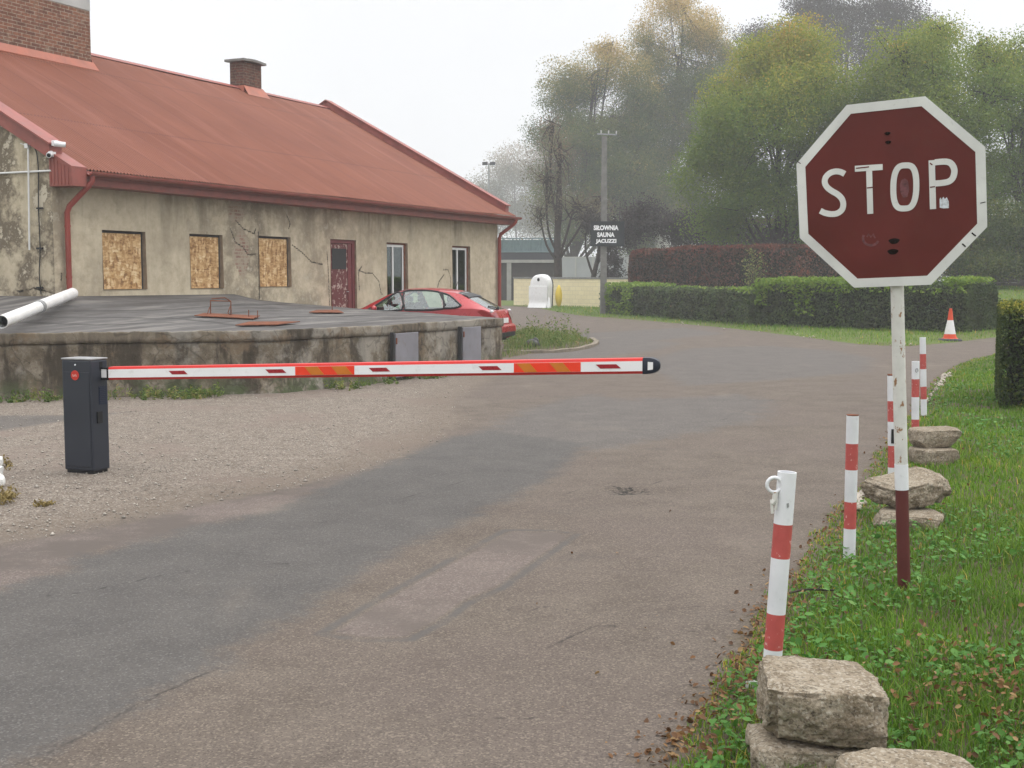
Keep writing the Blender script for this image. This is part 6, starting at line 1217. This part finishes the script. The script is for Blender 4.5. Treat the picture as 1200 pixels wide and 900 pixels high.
for s in (1, -1):
    m = MB(); v = []
    for x, t_ in ((.02, .78), (.10, .70), (.30, .78), (.46, .93), (.36, .99), (.16, .99)):
        i = np.interp(x, xf, np.arange(len(xf))); y = np.interp(x, xf, hw2) + .006; z = lerp(np.interp(x, xf, zb_), np.interp(x, xf, be), t_); v.append((x, s * y, z))
    c = np.mean(v, 0); m.add(v + [tuple(c + np.array([-.01, s * .02, 0]))], [(i, (i + 1) % 6, 6) for i in range(6)])
    m.add([(.02, s * .70, .74), (.10, s * .79, .92), (.06, s * .60, .90), (-.012, s * .55, .74)], [(0, 1, 2, 3)]); part('tail_light', m, 'tail_lamp', car, autosmooth=1)
    m = MB(); m.ball((.13, s * .755, .925), (.05, .035, .03), 8, 6); part('reversing_lamp', m, 'clear_lamp', car)
    m = MB(); m.ball((4.02, s * .66, .70), (.17, .14, .07), 12, 8); part('headlight', m, 'clear_lamp', car)
    m = MB(); m.ball((2.98, s * .98, .98), (.07, .11, .075), 10, 7); m.tube([(2.98, s * .86, .93), (2.98, s * .95, .95)], .025, 6); part('wing_mirror', m, 'car_red', car, True)
    for wx in WX:
        m = MB(); y0_, y1_ = s * .86, s * .665
        m.rings([[(wx + r * math.cos(a), y, WR + r * math.sin(a)) for a in np.linspace(0, 2 * math.pi, 32, endpoint=False)] for r, y in ((.19, y0_), (.285, y0_), (.312, y0_ - s * .025), (.312, y1_ + s * .02), (.285, y1_))]); wh = part('wheel', m, 'tyre', car, autosmooth=.7)
        m = MB(); m.rings([[(wx + r * math.cos(a), y, WR + r * math.sin(a)) for a in np.linspace(0, 2 * math.pi, 32, endpoint=False)] for r, y in ((.195, y0_ + s * .004), (.17, y0_ - s * .03), (.05, y0_ - s * .01))]); part('rim', m, 'alloy', wh)
        m = MB(); m.rings([[(wx + .345 * math.cos(a), s * yy, WR + .345 * math.sin(a)) for a in np.linspace(-.25, math.pi + .25, 24)] for yy in (.60, .86)], False, (False, False)); part('wheel_arch', m, 'car_black', car)
m = MB(); m.rings([[(x, y, z) for x, z in ((-.03, .36), (-.055, .45), (-.05, .56), (.02, .62), (.05, .5), (.03, .34))] for y in np.linspace(-.72, .72, 9)]); bp_ = part('rear_bumper', m, 'car_red', car, bevel=.012)
m = MB(); m.box((-.045, 0, .38), (.05, 1.2, .1)); part('bumper_insert', m, 'car_black', bp_)
m = MB(); m.box((.018, -.0, .70), (.02, .52, .115)); part('number_plate', m, 'plate_white', car)
m = MB(); m.box((2.1, 0, .25), (3.8, 1.5, .06)); m.box((2.1, 0, .60), (2.9, 1.46, .04)); part('floor_pan', m, 'car_black', car)
for x, y in ((2.35, .36), (2.35, -.36), (1.35, .38), (1.35, -.38), (1.35, 0)):
    m = MB(); m.rings([[(x + dx + a, y + b_ * w_, z) for a, b_ in ((-.06, -1), (.06, -1), (.06, 1), (-.06, 1))] for z, dx, w_ in ((.60, .12, .22), (.85, .04, .25), (1.05, -.04, .23), (1.12, -.06, .16))]); m.rings([[(x + .18 * a, y + .25 * b_, z) for a, b_ in ((-1, -1), (1, -1), (1, 1), (-1, 1))] for z in (.55, .68)])
    m.rings([[(x - .07 + a * .045, y + b_ * .12, z) for a, b_ in ((-1, -1), (1, -1), (1, 1), (-1, 1))] for z in (1.13, 1.27)]); part('seat', m, 'car_seat', car, bevel=.03)
m = MB(); k = [(2.88 - .06 * math.sin(a), .36 + .18 * math.cos(a), .95 + .17 * math.sin(a)) for a in np.linspace(0, 2 * math.pi, 20)]; m.tube(k, .014, 6); part('steering_wheel', m, 'car_black', car)
m = MB(); m.rings([[(x, y, z) for y in np.linspace(-.72, .72, 7)] for x, z in ((3.42, .86), (3.1, .93), (2.95, .88), (2.95, .6))], False, (False, False)); part('dashboard', m, 'car_black', car)
m = MB(); a = Vector(gtop(1.25, .15)); m.tube([a, a + Vector((-.13, 0, .30))], .006, 5); part('aerial', m, 'car_black', car)

# ------------------------------------------------------------------ fog, sky, sun, camera
hz = MB(); hz.bx(-240, 240, -20, 320, -1.2, 46); haze = part('haze', hz, None); tag(haze, 'pale autumn fog hanging over the whole place', None, None, 'stuff')
hm_ = bpy.data.materials.new('fog'); hm_.use_nodes = True; nt = hm_.node_tree; nt.nodes.clear(); pv = nt.nodes.new('ShaderNodeVolumePrincipled'); ou = nt.nodes.new('ShaderNodeOutputMaterial'); nt.links.new(pv.outputs[0], ou.inputs['Volume'])
pv.inputs['Color'].default_value = (.95, .96, 1.0, 1); pv.inputs['Density'].default_value = FOG; pv.inputs['Anisotropy'].default_value = .0
haze.data.materials.append(hm_)
SUN_EL, SUN_AZ = math.radians(52), math.radians(70)   # azimuth from +Y towards +X
w = bpy.data.worlds.new('World'); sc.world = w; w.use_nodes = True; nt = w.node_tree; nt.nodes.clear()
sk = nt.nodes.new('ShaderNodeTexSky'); sk.sky_type = 'NISHITA'; sk.sun_disc = False; sk.sun_elevation = SUN_EL; sk.sun_rotation = SUN_AZ; sk.dust_density = 6; sk.air_density = 1.0
hs = nt.nodes.new('ShaderNodeHueSaturation'); hs.inputs['Saturation'].default_value = .12; nt.links.new(sk.outputs[0], hs.inputs['Color'])
tc = nt.nodes.new('ShaderNodeTexCoord'); sx = nt.nodes.new('ShaderNodeSeparateXYZ'); nt.links.new(tc.outputs['Generated'], sx.inputs[0])
rp = nt.nodes.new('ShaderNodeValToRGB'); nt.links.new(sx.outputs[2], rp.inputs[0]); cr = rp.color_ramp
k = SKYK
cr.elements[0].position = 0.0; cr.elements[0].color = (HOR * k, HOR * 1.012 * k, HOR * 1.05 * k, 1); cr.elements[1].position = .28; cr.elements[1].color = (HOR * 1.12 * k, HOR * 1.13 * k, HOR * 1.16 * k, 1)
e = cr.elements.new(1.0); e.color = (ZEN * k, ZEN * k, ZEN * 1.01 * k, 1)
mx = nt.nodes.new('ShaderNodeMix'); mx.data_type = 'RGBA'; mx.inputs[0].default_value = .88; nt.links.new(hs.outputs[0], mx.inputs[6]); pass
cl = nt.nodes.new('ShaderNodeTexNoise'); nt.links.new(tc.outputs['Generated'], cl.inputs['Vector']); cl.inputs['Scale'].default_value = 3.0; cl.inputs['Detail'].default_value = 5
mr_ = nt.nodes.new('ShaderNodeMapRange'); nt.links.new(cl.outputs['Fac'], mr_.inputs[0]); mr_.inputs[1].default_value = .3; mr_.inputs[2].default_value = .7; mr_.inputs[3].default_value = .95; mr_.inputs[4].default_value = 1.05
ml = nt.nodes.new('ShaderNodeVectorMath'); ml.operation = 'SCALE'; nt.links.new(rp.outputs[0], ml.inputs[0]); nt.links.new(mr_.outputs[0], ml.inputs['Scale'])
bg = nt.nodes.new('ShaderNodeBackground'); nt.links.new(ml.outputs[0], mx.inputs[7]); bg.inputs[1].default_value = .1; nt.links.new(mx.outputs[2], bg.inputs[0]); wo = nt.nodes.new('ShaderNodeOutputWorld'); nt.links.new(bg.outputs[0], wo.inputs[0])
sl = bpy.data.lights.new('Sun', 'SUN'); sl.energy = SUNE; sl.angle = math.radians(40); sl.color = (1.0, .965, .92); so = bpy.data.objects.new('Sun', sl); COL.objects.link(so)
dv = Vector((math.sin(SUN_AZ) * math.cos(SUN_EL), math.cos(SUN_AZ) * math.cos(SUN_EL), math.sin(SUN_EL))); so.rotation_euler = (-dv).to_track_quat('-Z', 'Y').to_euler(); so.location = (10, 0, 40)
cd = bpy.data.cameras.new('Camera'); cd.sensor_fit = 'HORIZONTAL'; cd.sensor_width = 36; cd.lens = 36 * F / 1200; cd.clip_start = .1; cd.clip_end = 2000; cam = bpy.data.objects.new('Camera', cd); COL.objects.link(cam)
cam.location = (0, 0, H); cam.rotation_euler = (math.pi / 2 - PIT, 0, 0); sc.camera = cam
sc.view_settings.view_transform = 'Standard'; sc.view_settings.look = 'None'; sc.view_settings.exposure = 0; sc.view_settings.gamma = 1; sc.view_settings.use_curve_mapping = False
sc.render.engine = 'CYCLES'; cy = sc.cycles; cy.max_bounces = 6; cy.diffuse_bounces = 3; cy.glossy_bounces = 3; cy.transparent_max_bounces = 12; cy.volume_bounces = 2; cy.use_denoising = True; cy.denoiser = 'OPENIMAGEDENOISE'
cy.sample_clamp_indirect = 8; cy.caustics_reflective = False; cy.caustics_refractive = False
